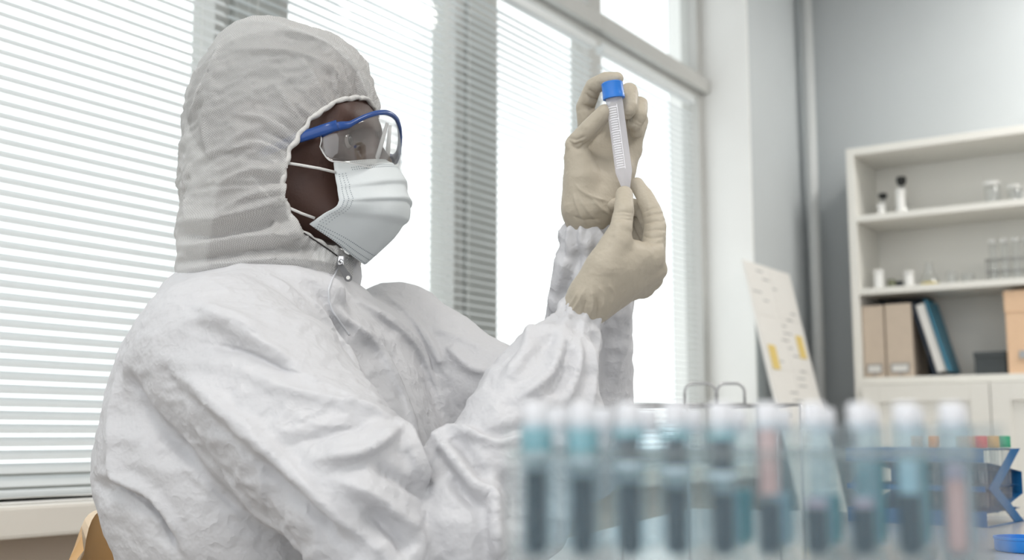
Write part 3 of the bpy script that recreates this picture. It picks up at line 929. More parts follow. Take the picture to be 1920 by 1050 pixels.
# blue lid lying open side up
lc = hplane(1922, 1034, DESK_Z)
lid = empty('jar_lid', (float(lc[0]), float(lc[1]), DESK_Z + 0.0005))
tag(lid, 'bright blue plastic lid lying on the grey desk', 'lid')
lr = 0.033
MB().lathe([(lr * 0.6, 0), (lr * 0.95, 0.0), (lr, 0.002), (lr, 0.0135), (lr * 1.03, 0.014), (lr * 1.03, 0.0165), (lr * 0.94, 0.0165), (lr * 0.93, 0.003), (lr * 0.1, 0.003)], 40, cap0=True, cap1=True).build('lid_shell', MATS['lid_blue'], lid, True, None, None, 40)
n = 40
MB().lathe([(lr * 0.70, 0.003), (lr * 0.70, 0.006), (lr * 0.66, 0.006), (lr * 0.66, 0.003)], 40, cap0=False, cap1=False).build('sealing_ring', MATS['lid_blue'], lid, True, None, None, 40)

# papers on the sill
for k, (s0, s1, a0, a1, z, m, lab) in enumerate(((-0.42, 0.42, 0.02, 0.125, Z_SILL + 0.0005, 'paper_white', 'lower pale sheet of paper on the window sill'),
                                           (-0.50, 0.40, 0.018, 0.105, Z_SILL + 0.005, 'paper_white', 'upper white paper sheet with a lifted corner on the sill'))):
    rows = []
    for i in range(15):
        row = []
        for j in range(6):
            s = s0 + (s1 - s0) * i / 14; a = a0 + (a1 - a0) * j / 5
            lift = 0.006 * max(0, (j / 5 - 0.55)) * max(0, 1 - abs(i / 14 - 0.55) * 2.5) * 2 if k == 1 else 0.0
            row.append(R(a, s, z + lift))
        rows.append(row)
    o = MB().grid(rows).build('paper_sheet', MATS[m], None, True)
    solidify(o, 0.003 if k == 0 else 0.0012, 1.0)
    tag(o, lab, 'paper', 'papers on the sill')
# ------------------------------------------------------------------ implicit-surface modelling tools
class Field:
    def __init__(self, lo, hi, h):
        self.lo = np.array(lo, float); self.h = h
        self.n = np.ceil((np.array(hi) - self.lo) / h).astype(int) + 1
        self.F = np.full(self.n, 1.0, np.float32)
        self.ax = [(self.lo[i] + h * np.arange(self.n[i])).astype(np.float32) for i in range(3)]
        self.prims = []
    def add(self, fn, lo, hi, k=0.0, group='a', op='u'):
        self.prims.append((fn, group, op))
        m = k + 4 * self.h
        s = []
        for i in range(3):
            a = int(np.clip(np.floor((lo[i] - m - self.lo[i]) / self.h), 0, self.n[i]))
            b = int(np.clip(np.ceil((hi[i] + m - self.lo[i]) / self.h) + 1, 0, self.n[i]))
            if b <= a: return
            s.append(slice(a, b))
        s = tuple(s)
        d = fn(self.ax[0][s[0]][:, None, None], self.ax[1][s[1]][None, :, None], self.ax[2][s[2]][None, None, :]).astype(np.float32)
        g = self.F[s]
        if op == 'u':
            if k > 0:
                hh = np.clip(0.5 + 0.5 * (g - d) / k, 0, 1)
                self.F[s] = g + (d - g) * hh - k * hh * (1 - hh)
            else: self.F[s] = np.minimum(g, d)
        else:            # subtract
            dn = -d
            if k > 0:
                hh = np.clip(0.5 - 0.5 * (g - dn) / k, 0, 1)
                self.F[s] = g + (dn - g) * hh + k * hh * (1 - hh)
            else: self.F[s] = np.maximum(g, dn)
    def capsule(self, a, b, ra, rb, k=0.0, group='a', op='u'):
        a = np.array(a, float); b = np.array(b, float)
        ba = b - a; L2 = float(ba @ ba) + 1e-12
        def fn(x, y, z):
            px, py, pz = x - a[0], y - a[1], z - a[2]
            t = np.clip((px * ba[0] + py * ba[1] + pz * ba[2]) / L2, 0, 1)
            return np.sqrt((px - t * ba[0]) ** 2 + (py - t * ba[1]) ** 2 + (pz - t * ba[2]) ** 2) - (ra + (rb - ra) * t)
        r = max(ra, rb)
        self.add(fn, np.minimum(a, b) - r, np.maximum(a, b) + r, k, group, op)
    def chain(self, pts, k=0.0, group='a'):
        """pts: (point, radius) list joined as one limb"""
        ps = [np.array(p, float) for p, _ in pts]; rs = [r for _, r in pts]
        def fn(x, y, z):
            best = None
            for i in range(len(ps) - 1):
                a = ps[i]; ba = ps[i + 1] - a; L2 = float(ba @ ba) + 1e-12
                px, py, pz = x - a[0], y - a[1], z - a[2]
                t = np.clip((px * ba[0] + py * ba[1] + pz * ba[2]) / L2, 0, 1)
                d = np.sqrt((px - t * ba[0]) ** 2 + (py - t * ba[1]) ** 2 + (pz - t * ba[2]) ** 2) - (rs[i] + (rs[i + 1] - rs[i]) * t)
                best = d if best is None else np.minimum(best, d)
            return best
        r = max(rs)
        self.add(fn, np.min(ps, axis=0) - r, np.max(ps, axis=0) + r, k, group)
    def ellipsoid(self, c, rad, axes=None, k=0.0, group='a', op='u'):
        c = np.array(c, float); rad = np.array(rad, float)
        A = np.eye(3) if axes is None else np.array(axes, float)      # rows are the axes
        def fn(x, y, z):
            p = [x - c[0], y - c[1], z - c[2]]
            q = [A[i, 0] * p[0] + A[i, 1] * p[1] + A[i, 2] * p[2] for i in range(3)]
            k0 = np.sqrt(sum((q[i] / rad[i]) ** 2 for i in range(3)))
            k1 = np.sqrt(sum((q[i] / rad[i] ** 2) ** 2 for i in range(3))) + 1e-9
            return k0 * (k0 - 1) / k1
        R_ = max(rad)
        self.add(fn, c - R_, c + R_, k, group, op)
    def stack(self, zs, cx, cy, a, b, yaw, k=0.0, group='a', power=2.0):
        """ellipse cross-sections stacked along z (zs ascending)"""
        zs = np.array(zs, float)
        zf = np.linspace(zs[0], zs[-1], 200)
        def sm(v):
            w = np.interp(zf, zs, v)
            for _ in range(3): w = np.convolve(np.pad(w, 4, mode='edge'), np.ones(9) / 9, 'valid')
            return w
        cx_, cy_, a_, b_ = sm(cx), sm(cy), sm(a), sm(b)
        F_ = (math.cos(yaw), -math.sin(yaw)); S_ = (math.sin(yaw), math.cos(yaw))
        def fn(x, y, z):
            X0, Y0, A0, B0 = (np.interp(z, zf, w) for w in (cx_, cy_, a_, b_))
            px, py = x - X0, y - Y0
            f = np.abs(px * F_[0] + py * F_[1]) / A0; s = np.abs(px * S_[0] + py * S_[1]) / B0
            rr = (f ** power + s ** power) ** (1.0 / power)
            d = (rr - 1) * np.minimum(A0, B0)
            return np.maximum(np.maximum(d, z - zs[-1]), zs[0] - z)
        m = max(max(a), max(b))
        self.add(fn, (min(cx) - m, min(cy) - m, zs[0]), (max(cx) + m, max(cy) + m, zs[-1]), k, group)
    def groups(self, v):
        names = sorted(set(g for _, g, op in self.prims if op == 'u'))
        D = np.full((len(names), len(v)), 9.0)
        for fn, g, op in self.prims:
            if op != 'u': continue
            i = names.index(g)
            D[i] = np.minimum(D[i], fn(v[:, 0], v[:, 1], v[:, 2]))
        return names, D
    def surface(self):
        F = self.F; ins = F < 0
        c = ins.astype(np.uint8)
        s = sum(c[i:c.shape[0] - 1 + i, j:c.shape[1] - 1 + j, k:c.shape[2] - 1 + k] for i in (0, 1) for j in (0, 1) for k in (0, 1))
        act = (s > 0) & (s < 8)
        idx = np.argwhere(act)
        imap = np.full(act.shape, -1, np.int32)
        imap[act] = np.arange(len(idx))
        acc = np.zeros((len(idx), 3)); cnt = np.zeros(len(idx))
        corners = [(i, j, k) for i in (0, 1) for j in (0, 1) for k in (0, 1)]
        val = {q: F[idx[:, 0] + q[0], idx[:, 1] + q[1], idx[:, 2] + q[2]].astype(float) for q in corners}
        for p in corners:
            for ax in range(3):
                if p[ax]: continue
                q = list(p); q[ax] = 1; q = tuple(q)
                f0, f1 = val[p], val[q]
                m = (f0 < 0) != (f1 < 0)
                t = np.where(m, f0 / np.where(m, f0 - f1, 1), 0)
                for d in range(3):
                    acc[:, d] += np.where(m, p[d] + (t if d == ax else 0), 0)
                cnt += m
        v = self.lo + self.h * (idx + acc / cnt[:, None])
        quads = []
        for ax in range(3):
            sl0 = [slice(None)] * 3; sl1 = [slice(None)] * 3
            sl0[ax] = slice(0, -1); sl1[ax] = slice(1, None)
            a = ins[tuple(sl0)]; b = ins[tuple(sl1)]
            e = np.argwhere(a != b)
            o1, o2 = [(1, 2), (2, 0), (0, 1)][ax]
            e = e[(e[:, o1] > 0) & (e[:, o2] > 0) & (e[:, o1] < F.shape[o1] - 1) & (e[:, o2] < F.shape[o2] - 1)]
            fl = a[e[:, 0], e[:, 1], e[:, 2]]
            def cell(d1, d2):
                q = e.copy(); q[:, o1] += d1; q[:, o2] += d2
                return imap[q[:, 0], q[:, 1], q[:, 2]]
            Q = np.stack([cell(-1, -1), cell(0, -1), cell(0, 0), cell(-1, 0)], 1)
            Q[~fl] = Q[~fl][:, ::-1]
            quads.append(Q)
        q = np.concatenate(quads)
        q = q[(q >= 0).all(1)]
        return v, q

def smooth(v, q, it=2, lam=0.5):
    e = np.concatenate([q[:, [0, 1]], q[:, [1, 2]], q[:, [2, 3]], q[:, [3, 0]]])
    e = np.concatenate([e, e[:, ::-1]])
    cnt = np.bincount(e[:, 0], minlength=len(v)).astype(float); cnt[cnt == 0] = 1
    for _ in range(it):
        w = np.stack([np.bincount(e[:, 0], weights=v[e[:, 1], d], minlength=len(v)) for d in range(3)], 1) / cnt[:, None]
        v = v + lam * (w - v)
    return v

def vnormals(v, q):
    a = v[q[:, 2]] - v[q[:, 0]]; b = v[q[:, 3]] - v[q[:, 1]]
    n = np.cross(a, b)
    N_ = np.zeros_like(v)
    for i in range(4):
        for d in range(3):
            N_[:, d] += np.bincount(q[:, i], weights=n[:, d], minlength=len(v))
    return N_ / (np.linalg.norm(N_, axis=1, keepdims=True) + 1e-12)

def mesh_from(name, v, q):
    me = bpy.data.meshes.new(name)
    me.vertices.add(len(v)); me.vertices.foreach_set('co', v.astype(np.float32).ravel())
    me.loops.add(q.size); me.loops.foreach_set('vertex_index', q.astype(np.int32).ravel())
    me.polygons.add(len(q)); me.polygons.foreach_set('loop_start', np.arange(0, q.size, 4, dtype=np.int32))
    me.update(calc_edges=True)
    return me

def _hash(i, j, k, seed):
    n = (i * 374761393 + j * 668265263 + k * 2147483647 + seed * 1274126177) & 0xffffffff
    n = ((n ^ (n >> 13)) * 1274126177) & 0xffffffff
    n = (n ^ (n >> 16)) & 0xffffffff
    return n.astype(np.float64) / 4294967295.0

def vnoise(p, seed=0):
    p = np.asarray(p, float)
    i = np.floor(p).astype(np.int64); f = p - i
    f = f * f * f * (f * (f * 6 - 15) + 10)
    r = 0
    for a in (0, 1):
        for b in (0, 1):
            for c in (0, 1):
                w = (f[:, 0] if a else 1 - f[:, 0]) * (f[:, 1] if b else 1 - f[:, 1]) * (f[:, 2] if c else 1 - f[:, 2])
                r = r + w * _hash(i[:, 0] + a, i[:, 1] + b, i[:, 2] + c, seed)
    return r * 2 - 1

def ridged(p, seed=0, octaves=2):
    r = 0; amp = 1.0; tot = 0
    for o in range(octaves):
        r = r + amp * (1 - 2.2 * np.abs(vnoise(p * 2 ** o, seed + o))); tot += amp; amp *= 0.5
    return r / tot

def sstep(x, a, b):
    t = np.clip((x - a) / (b - a), 0, 1)
    return t * t * (3 - 2 * t)

def wrinkle(v, q, nrm, grow, iters=120, bend=0.10, anchor=0.02, lo=-0.010, hi=0.016, axis=None, seed=0, w_mask=None):
    """let cloth that is slightly too large for its shape buckle into folds.
    grow: per-vertex excess of cloth; axis: per-vertex direction along which the extra excess (grow[1]) lies"""
    g0, g1 = grow
    st = np.concatenate([q[:, [0, 1]], q[:, [1, 2]], q[:, [2, 3]], q[:, [3, 0]]])
    st = np.unique(np.sort(st, axis=1), axis=0)
    sh = np.concatenate([q[:, [0, 2]], q[:, [1, 3]]])
    E = np.concatenate([st, sh])
    d0 = v[E[:, 1]] - v[E[:, 0]]; L0 = np.linalg.norm(d0, axis=1) + 1e-9
    ex = g0[E].mean(1)
    if axis is not None:
        c = np.abs((d0 * axis[E[:, 0]]).sum(1)) / L0
        ex = ex + g1[E].mean(1) * c ** 2
    rest = L0 * (1 + ex)
    base = v.copy(); x = v.copy()
    nV = len(v)
    deg = np.bincount(E.ravel(), minlength=nV).astype(float)
    sd = np.concatenate([st, st[:, ::-1]]); sdeg = np.bincount(sd[:, 0], minlength=nV).astype(float); sdeg[sdeg == 0] = 1
    for it in range(iters):
        d = x[E[:, 1]] - x[E[:, 0]]; L = np.linalg.norm(d, axis=1) + 1e-9
        c = d * ((L - rest) / L * 0.5)[:, None]
        acc = np.stack([np.bincount(E[:, 0], weights=c[:, k], minlength=nV) - np.bincount(E[:, 1], weights=c[:, k], minlength=nV) for k in range(3)], 1)
        x = x + acc * (1.5 / deg)[:, None]
        w = np.stack([np.bincount(sd[:, 0], weights=x[sd[:, 1], k], minlength=nV) for k in range(3)], 1) / sdeg[:, None]
        lap = w - x
        if it % 2 == 0:
            lap2 = np.stack([np.bincount(sd[:, 0], weights=lap[sd[:, 1], k], minlength=nV) for k in range(3)], 1) / sdeg[:, None]
            x = x + bend * (lap - 0.9 * lap2)
        off = x - base
        x = x - anchor * off
        dn = (off * nrm).sum(1)
        cl = np.clip(dn, lo, hi) - dn
        x = x + nrm * cl[:, None] * 0.6
    if w_mask is not None: x = base + (x - base) * w_mask[:, None]
    return x

def subdivide(v, q, attrs):
    """split every quad in four; attrs are carried along"""
    e = np.concatenate([q[:, [0, 1]], q[:, [1, 2]], q[:, [2, 3]], q[:, [3, 0]]])
    es = np.sort(e, axis=1)
    ue, inv = np.unique(es, axis=0, return_inverse=True)
    inv = inv.reshape(-1)
    n, m = len(v), len(ue); F_ = len(q)
    nv = np.concatenate([v, v[ue].mean(1), v[q].mean(1)])
    na = [np.concatenate([a, a[ue].mean(1), a[q].mean(1)]) for a in attrs]
    i = [n + inv[k * F_:(k + 1) * F_] for k in range(4)]
    c = n + m + np.arange(F_)
    nq = np.concatenate([np.stack([q[:, k], i[k], c, i[k - 1]], 1) for k in range(4)])
    return nv, nq, na

PXM = 0.00056            # metres per photograph pixel at the figure
def apply_folds(v, nrm, folds, mask=None, gain=1.0):
    """folds: (polyline, amplitude in mm, width on one side px, width on other side px)
    a fold is a ridge (or a valley when negative) running along the cloth"""
    px, py = project(v)
    view = CAM - v; view /= np.linalg.norm(view, axis=1, keepdims=True)
    facing = sstep((nrm * view).sum(1), 0.05, 0.35)
    disp = np.zeros(len(v))
    for fold in folds:
        pts, amp, w1, w2 = fold[:4]
        m = facing if mask is None else facing * mask
        pts = np.array(pts, float)
        # refine to a smooth curve
        t = np.linspace(0, len(pts) - 1, 8 * (len(pts) - 1) + 1)
        i = np.clip(np.floor(t).astype(int), 0, len(pts) - 2); u_ = t - i
        g = lambda k: pts[np.clip(k, 0, len(pts) - 1)]
        p0, p1, p2, p3 = g(i - 1), g(i), g(i + 1), g(i + 2); u_ = u_[:, None]
        C = 0.5 * ((2 * p1) + (-p0 + p2) * u_ + (2 * p0 - 5 * p1 + 4 * p2 - p3) * u_ ** 2 + (-p0 + 3 * p1 - 3 * p2 + p3) * u_ ** 3)
        W = max(w1, w2) * 2.6
        sel = np.where((m > 0) & (px > C[:, 0].min() - W) & (px < C[:, 0].max() + W) & (py > C[:, 1].min() - W) & (py < C[:, 1].max() + W))[0]
        if not len(sel): continue
        X, Y = px[sel], py[sel]
        best = np.full(len(sel), 1e9); side = np.zeros(len(sel)); arc = np.zeros(len(sel))
        seg = np.linalg.norm(np.diff(C, axis=0), axis=1); cum = np.concatenate([[0], np.cumsum(seg)]); tot = cum[-1]
        for j in range(len(C) - 1):
            a = C[j]; d = C[j + 1] - a; L2 = d @ d + 1e-9
            tt = np.clip(((X - a[0]) * d[0] + (Y - a[1]) * d[1]) / L2, 0, 1)
            ex, ey = X - a[0] - tt * d[0], Y - a[1] - tt * d[1]
            dd = np.hypot(ex, ey)
            up = dd < best
            best = np.where(up, dd, best); side = np.where(up, d[0] * ey - d[1] * ex, side); arc = np.where(up, cum[j] + tt * seg[j], arc)
        w = np.where(side >= 0, w1, w2)
        taper = sstep(arc, -1, 0.22 * tot) * sstep(tot - arc, -1, 0.22 * tot)
        prof_ = np.exp(-np.abs(best / w) ** 1.2)
        disp[sel] += gain * amp * 0.001 * prof_ * (0.25 + 0.75 * taper) * m[sel] * (best < W)
    return v + nrm * disp[:, None]

# ------------------------------------------------------------------ the person
person = empty('person', (float(e0[0]) - 0.17, 1.26, 0.0), 0)
tag(person, 'seated person in white hooded coverall, mask and goggles examining a tube', 'person')
PO = np.array(person.location)
def child(name, me, m, parent=None, smooth_=True):
    o = mesh_obj(name, me, MATS[m], parent or person, smooth_)
    if parent is None: o.location = tuple(-PO)
    return o

HEAD_YAW = math.radians(17.0)
HF = np.array([math.cos(HEAD_YAW), -math.sin(HEAD_YAW), 0.0])
HS = np.array([math.sin(HEAD_YAW), math.cos(HEAD_YAW), 0.0])
HU = np.array([0, 0, 1.0])
HO = P(547, 265, 1.25)
def HW(f, l, u): return HO + HF * f + HS * l + HU * u
def head_at(px, py, l):
    """head-frame (f, l, u) of the point at lateral offset l along a measured direction"""
    d = ray(px, py); o = HO + HS * l
    t = np.dot(o - CAM, HS) / np.dot(d, HS)
    p = CAM + d * t - HO
    return np.array([p @ HF, l, p @ HU])

# joints
sh_r = P(408, 664, 1.10); el_r = P(850, 990, 1.03); wr_r = P(1085, 592, 1.10)
sh_l = P(748, 652, 1.42); el_l = P(1085, 830, 1.30); wr_l = P(1101, 432, 1.165)
neck = HW(-0.045, 0, -0.19)
hipc = np.array([-0.265, 1.265, 0.55])

# ---- body (skin), one continuous surface inside the clothes; the face is what shows
B = Field((-0.50, 0.92, 0.42), (0.16, 1.62, 1.35), 0.0040)
hx = [HF, HS, HU]
B.ellipsoid(HW(-0.014, 0, 0.036), (0.100, 0.078, 0.084), hx)
B.ellipsoid(HW(0.030, 0, -0.030), (0.064, 0.060, 0.084), hx, 0.03)
B.ellipsoid(HW(0.074, 0, -0.098), (0.022, 0.026, 0.018), hx, 0.03)
B.capsule(HW(0.000, -0.055, -0.055), HW(0.060, -0.022, -0.098), 0.020, 0.016, 0.03)
B.capsule(HW(0.000, 0.055, -0.055), HW(0.060, 0.022, -0.098), 0.020, 0.016, 0.03)
B.capsule(HW(0.072, -0.034, 0.010), HW(0.072, 0.034, 0.010), 0.018, 0.018, 0.03)
B.capsule(HW(0.086, 0, 0.004), HW(0.110, 0, -0.036), 0.010, 0.013, 0.015)
for s_ in (-1, 1):
    B.ellipsoid(HW(0.104, s_ * 0.012, -0.036), (0.010, 0.009, 0.008), hx, 0.006)
    B.ellipsoid(HW(0.056, s_ * 0.044, -0.022), (0.026, 0.022, 0.022), hx, 0.02)
    B.ellipsoid(HW(0.097, s_ * 0.031, -0.014), (0.014, 0.015, 0.010), hx, 0.012, op='s')
    B.ellipsoid(HW(-0.006, s_ * 0.080, -0.006), (0.020, 0.010, 0.032), hx, 0.008)
B.capsule(HW(0.088, -0.018, -0.068), HW(0.088, 0.018, -0.068), 0.010, 0.010, 0.012)
B.capsule(HW(-0.030, 0, -0.07), neck - np.array([0, 0, 0.02]), 0.054, 0.058, 0.03)
shm = (sh_r + sh_l) / 2
B.capsule(sh_r, sh_l, 0.045, 0.045, 0.04)
B.capsule(shm - np.array([0, 0, 0.05]) - BF * 0.03, hipc, 0.095, 0.10, 0.06)
for a_, e_, w_ in ((sh_r, el_r, wr_r), (sh_l, el_l, wr_l)):
    B.chain([(a_, 0.042), (e_, 0.028), (e_ + (w_ - e_) * 0.9, 0.013)], 0.03)
knees = {}
for s_ in (-1, 1):
    k_ = hipc + BS * s_ * 0.10 + BF * 0.42 + np.array([0, 0, -0.02]); knees[s_] = k_
    B.capsule(hipc + BS * s_ * 0.09, k_ - BF * 0.05, 0.075, 0.055, 0.04)
v, q = B.surface(); v = smooth(v, q, 2, 0.5)
body = child('body', mesh_from('body', v, q), 'skin')
body['label'] = 'dark brown face between hood and mask'
# short hair under the hood
H_ = Field(HW(-0.12, -0.09, -0.06) - 0.05, HW(0.10, 0.09, 0.14) + 0.05, 0.004)
H_.ellipsoid(HW(-0.020, 0, 0.040), (0.104, 0.083, 0.086), hx)
def cutf(x, y, z):
    f = (x - HO[0]) * HF[0] + (y - HO[1]) * HF[1]; u_ = z - HO[2]
    return -(f - 0.055 + np.maximum(0, 0.04 - u_) * 1.2)
H_.add(cutf, H_.lo, H_.lo + H_.n * H_.h, 0.006, 'a', 's')
v, q = H_.surface()
child('hair', mesh_from('hair', smooth(v, q, 2), q), 'hair_black')
for s_ in (-1, 1):
    e_ = child('eye', MB().lathe([(0.0125 * math.sin(t), -0.0125 * math.cos(t)) for t in np.linspace(0.05, math.pi - 0.05, 12)], 20).mesh('eye'), 'eye_white')
    e_.location = tuple(HW(0.0755, s_ * 0.031, -0.014) - PO)
    ir = child('iris', MB().lathe([(0.0001, 0.0016), (0.003, 0.0014), (0.0062, 0.0)], 18).mesh('iris'), 'iris_dark', e_)
    ir.rotation_euler = (0, math.pi / 2, -HEAD_YAW)
    ir.location = tuple(HF * 0.0113 + HU * 0.001)

# ---- coverall: torso and both sleeves
def srow(y, xl, xr, b, Yc=1.255):
    pl, pr = P(xl, y, Yc), P(xr, y, Yc)
    hx_ = (pr[0] - pl[0]) / 2
    a = math.sqrt(max(0.003, hx_ ** 2 - (b * math.sin(BODY_YAW)) ** 2)) / math.cos(BODY_YAW)
    return (pl[2], (pl[0] + pr[0]) / 2, Yc, a, b)
rows_ = [srow(*r) for r in ((1330, 232, 800, .20), (1200, 247, 820, .20), (1110, 274, 826, .20), (1055, 282, 830, .195), (1015, 260, 838, .20), (965, 236, 845, .205),
                            (905, 222, 848, .21), (850, 226, 840, .21), (760, 252, 806, .205), (660, 292, 762, .20), (600, 325, 735, .185), (565, 332, 706, .150), (540, 335, 680, .110), (518, 345, 655, .080), (508, 362, 640, .07))]
rows_ = np.array(rows_)
CV_H = 0.0042
WR_IT = 130
Cf = Field((-0.52, 0.86, 0.585), (0.19, 1.66, 1.17), CV_H)
Cf.stack(rows_[:, 0], rows_[:, 1], rows_[:, 2], rows_[:, 3], rows_[:, 4], BODY_YAW, 0, 'torso', 2.25)
# shoulders
Cf.capsule(sh_r + BS * 0.02 + np.array([0.0, 0, 0.0]), shm + BS * (-0.06), 0.070, 0.060, 0.03, 'torso')
Cf.capsule(sh_l - BS * 0.02, shm + BS * 0.06 - np.array([0, 0, 0.01]), 0.070, 0.060, 0.03, 'torso')
# soft rolled collar seam around the hood base
Cf.chain([(P(345, 556, 1.22), 0.014), (P(400, 548, 1.165), 0.015), (P(470, 538, 1.148), 0.016), (P(560, 538, 1.146), 0.015), (P(622, 548, 1.16), 0.013)], 0.03, 'torso')
# near sleeve: wide upper sleeve that overhangs the bunched elbow
Cf.chain([(sh_r, 0.072), (P(500, 735, 1.065), 0.080), (P(585, 835, 1.035), 0.076), (P(648, 900, 1.015), 0.066)], 0.030, 'arm_r')
Cf.ellipsoid(P(668, 888, 1.005), (0.050, 0.055, 0.056), None, 0.025, 'arm_r')
Cf.capsule(P(672, 950, 1.0), P(705, 1040, 1.0), 0.052, 0.058, 0.02, 'arm_r')
# elbow bunch and forearm
Cf.chain([(P(880, 985, 1.025), 0.060), (P(893, 905, 1.03), 0.046), (P(985, 770, 1.06), 0.050), (P(1040, 690, 1.08), 0.043), (P(1068, 640, 1.093), 0.030), (P(1077, 612, 1.098), 0.0225), (P(1083, 598, 1.10), 0.0235)], 0.006, 'fore_r')
Cf.capsule(P(960, 880, 1.03), P(1050, 780, 1.07), 0.040, 0.042, 0.02, 'fore_r')
Cf.capsule(P(980, 970, 1.03), P(1075, 830, 1.08), 0.040, 0.030, 0.02, 'fore_r')
# far sleeve
Cf.chain([(sh_l, 0.078), (P(860, 720, 1.385), 0.068), (P(980, 775, 1.34), 0.062), (el_l, 0.062)], 0.025, 'arm_l')
Cf.chain([(el_l, 0.062), (P(1098, 700, 1.26), 0.053), (P(1108, 570, 1.21), 0.046), (P(1104, 500, 1.188), 0.036), (P(1101, 466, 1.176), 0.0265), (P(1100, 450, 1.171), 0.0275)], 0.012, 'fore_l')
# sleeves rest on the desk, they do not sink into it
zc = int((DESK_Z + 0.0015 - Cf.lo[2]) / Cf.h)
xs = Cf.ax[0][:, None] ; ys_ = Cf.ax[1][None, :]
fdist = (xs - e0[0]) * BF[0] + (ys_ - e0[1]) * BF[1] + 0.012
Zr = Cf.ax[2][None, None, :]
desk_d = np.minimum(DESK_Z + 0.0025 - Zr, fdist[:, :, None])
Cf.F = np.maximum(Cf.F, desk_d.astype(np.float32))
v, q = Cf.surface()
v = smooth(v, q, 3, 0.5)
gn, GD = Cf.groups(v)
gi = GD.argmin(0)
def gmask(*names):
    m = np.zeros(len(v))
    for n_ in names: m = np.maximum(m, (gi == gn.index(n_)).astype(float))
    # soften the border between groups
    e = np.concatenate([q[:, [0, 1]], q[:, [1, 2]], q[:, [2, 3]], q[:, [3, 0]]]); e = np.concatenate([e, e[:, ::-1]])
    cnt = np.bincount(e[:, 0], minlength=len(v)).astype(float)
    for _ in range(10): m = 0.5 * m + 0.5 * np.bincount(e[:, 0], weights=m[e[:, 1]], minlength=len(v)) / np.maximum(cnt, 1)
    return m
M_t, M_a, M_f, M_l = gmask('torso'), gmask('arm_r'), gmask('fore_r'), gmask('arm_l', 'fore_l')
nrm = vnormals(v, q)
# broad soft buckling of the cloth
v = v + nrm * (0.0035 * vnoise(v * 14.0, 3) + 0.0018 * ridged(v * np.array([20.0, 20.0, 30.0]), 5))[:, None]
nrm = vnormals(v, q)
FT = [  # torso folds
    ([(300, 575), (298, 627), (316, 680), (352, 724), (398, 768), (470, 830)], 3.5, 9, 5),
    ([(236, 690), (262, 770), (300, 822), (352, 880)], -7, 16, 16),
    ([(268, 770), (345, 860), (424, 947), (520, 1010), (600, 1055)], -6, 22, 30),
    ([(240, 640), (222, 740), (215, 830), (225, 900)], 4, 14, 14),
    ([(182, 905), (235, 925), (285, 965), (330, 1040)], -9, 12, 18),
    ([(185, 890), (240, 905), (300, 950), (345, 1030)], 6, 12, 9),
    ([(212, 855), (228, 900), (262, 940)], 4, 9, 9),
    ([(424, 516), (485, 545), (550, 590), (600, 660)], 4, 8, 18),
    ([(500, 520), (548, 575), (585, 640), (598, 705)], 5, 9, 16),
    ([(560, 545), (600, 590), (650, 660), (676, 740)], 4, 8, 14),
    ([(470, 560), (525, 600), (565, 660)], -5, 12, 12),
    ([(615, 545), (625, 585), (668, 622), (706, 650), (752, 745), (790, 852)], 5.5, 7, 14),
    ([(605, 560), (640, 620), (690, 680), (735, 775), (770, 860)], -6, 12, 12),
    ([(672, 566), (722, 600), (772, 645), (815, 715), (850, 812)], 5.5, 6, 12),
    ([(700, 620), (745, 690), (780, 780), (806, 850)], -5, 10, 10),
    ([(722, 556), (770, 605), (806, 660), (842, 765)], 4.5, 6, 12),
    ([(330, 545), (345, 600), (350, 650)], 3, 18, 18),
    ([(640, 760), (690, 820), (730, 880)], 4, 10, 10),
]
FA = [  # upper sleeve folds
    ([(356, 600), (424, 612), (500, 655), (560, 690)], 6, 10, 16),
    ([(367, 578), (447, 602), (500, 630)], 4, 8, 12),
    ([(388, 640), (470, 655), (560, 700)], -5, 14, 14),
    ([(330, 700), (396, 752), (470, 822), (580, 925), (700, 1030)], 7, 10, 26),
    ([(350, 690), (430, 770), (520, 850), (600, 930)], 3.5, 6, 12),
    ([(300, 770), (380, 860), (470, 950), (560, 1020)], -2.5, 20, 20),
    ([(470, 850), (540, 920), (640, 1010)], -6, 16, 22),
    ([(460, 700), (540, 735), (640, 760), (745, 788)], 4, 14, 22),
    ([(600, 862), (690, 846), (752, 800)], 5.5, 9, 16),
    ([(560, 830), (640, 800), (700, 790)], -4, 14, 14),
    ([(752, 792), (776, 858), (805, 920)], 6, 8, 8),
    ([(640, 900), (720, 945), (790, 1010)], 5, 12, 20),
    ([(700, 870), (750, 900), (800, 930)], -5, 10, 12),
    ([(680, 950), (740, 1000), (770, 1050)], -6, 14, 14),
]
FR = [  # elbow and forearm folds
    ([(790, 890), (826, 838), (866, 812), (915, 822)], 7, 7, 9),
    ([(832, 835), (866, 885), (905, 938)], 9, 6, 12),
    ([(845, 880), (875, 925), (905, 950)], -6, 10, 10),
    ([(905, 938), (918, 925), (922, 980), (926, 1050)], 9, 5, 14),
    ([(860, 832), (880, 862), (912, 905)], -5, 8, 8),
    ([(935, 880), (965, 930), (960, 1000)], -6, 16, 16),
    ([(875, 800), (930, 812), (985, 800), (1030, 775)], -7, 14, 10),
    ([(885, 812), (935, 828), (1000, 812)], 6, 8, 12),
    ([(1000, 600), (985, 660), (945, 715)], 4, 9, 9),
    ([(1055, 640), (1030, 700), (975, 745)], 5, 7, 10),
    ([(1085, 640), (1075, 700), (1050, 760)], 4, 6, 9),
    ([(1105, 640), (1108, 700), (1106, 770)], 4, 6, 6),
    ([(1040, 620), (1010, 670)], -3, 6, 6),
    ([(1068, 640), (1050, 700), (1020, 745)], -4, 8, 8),
]
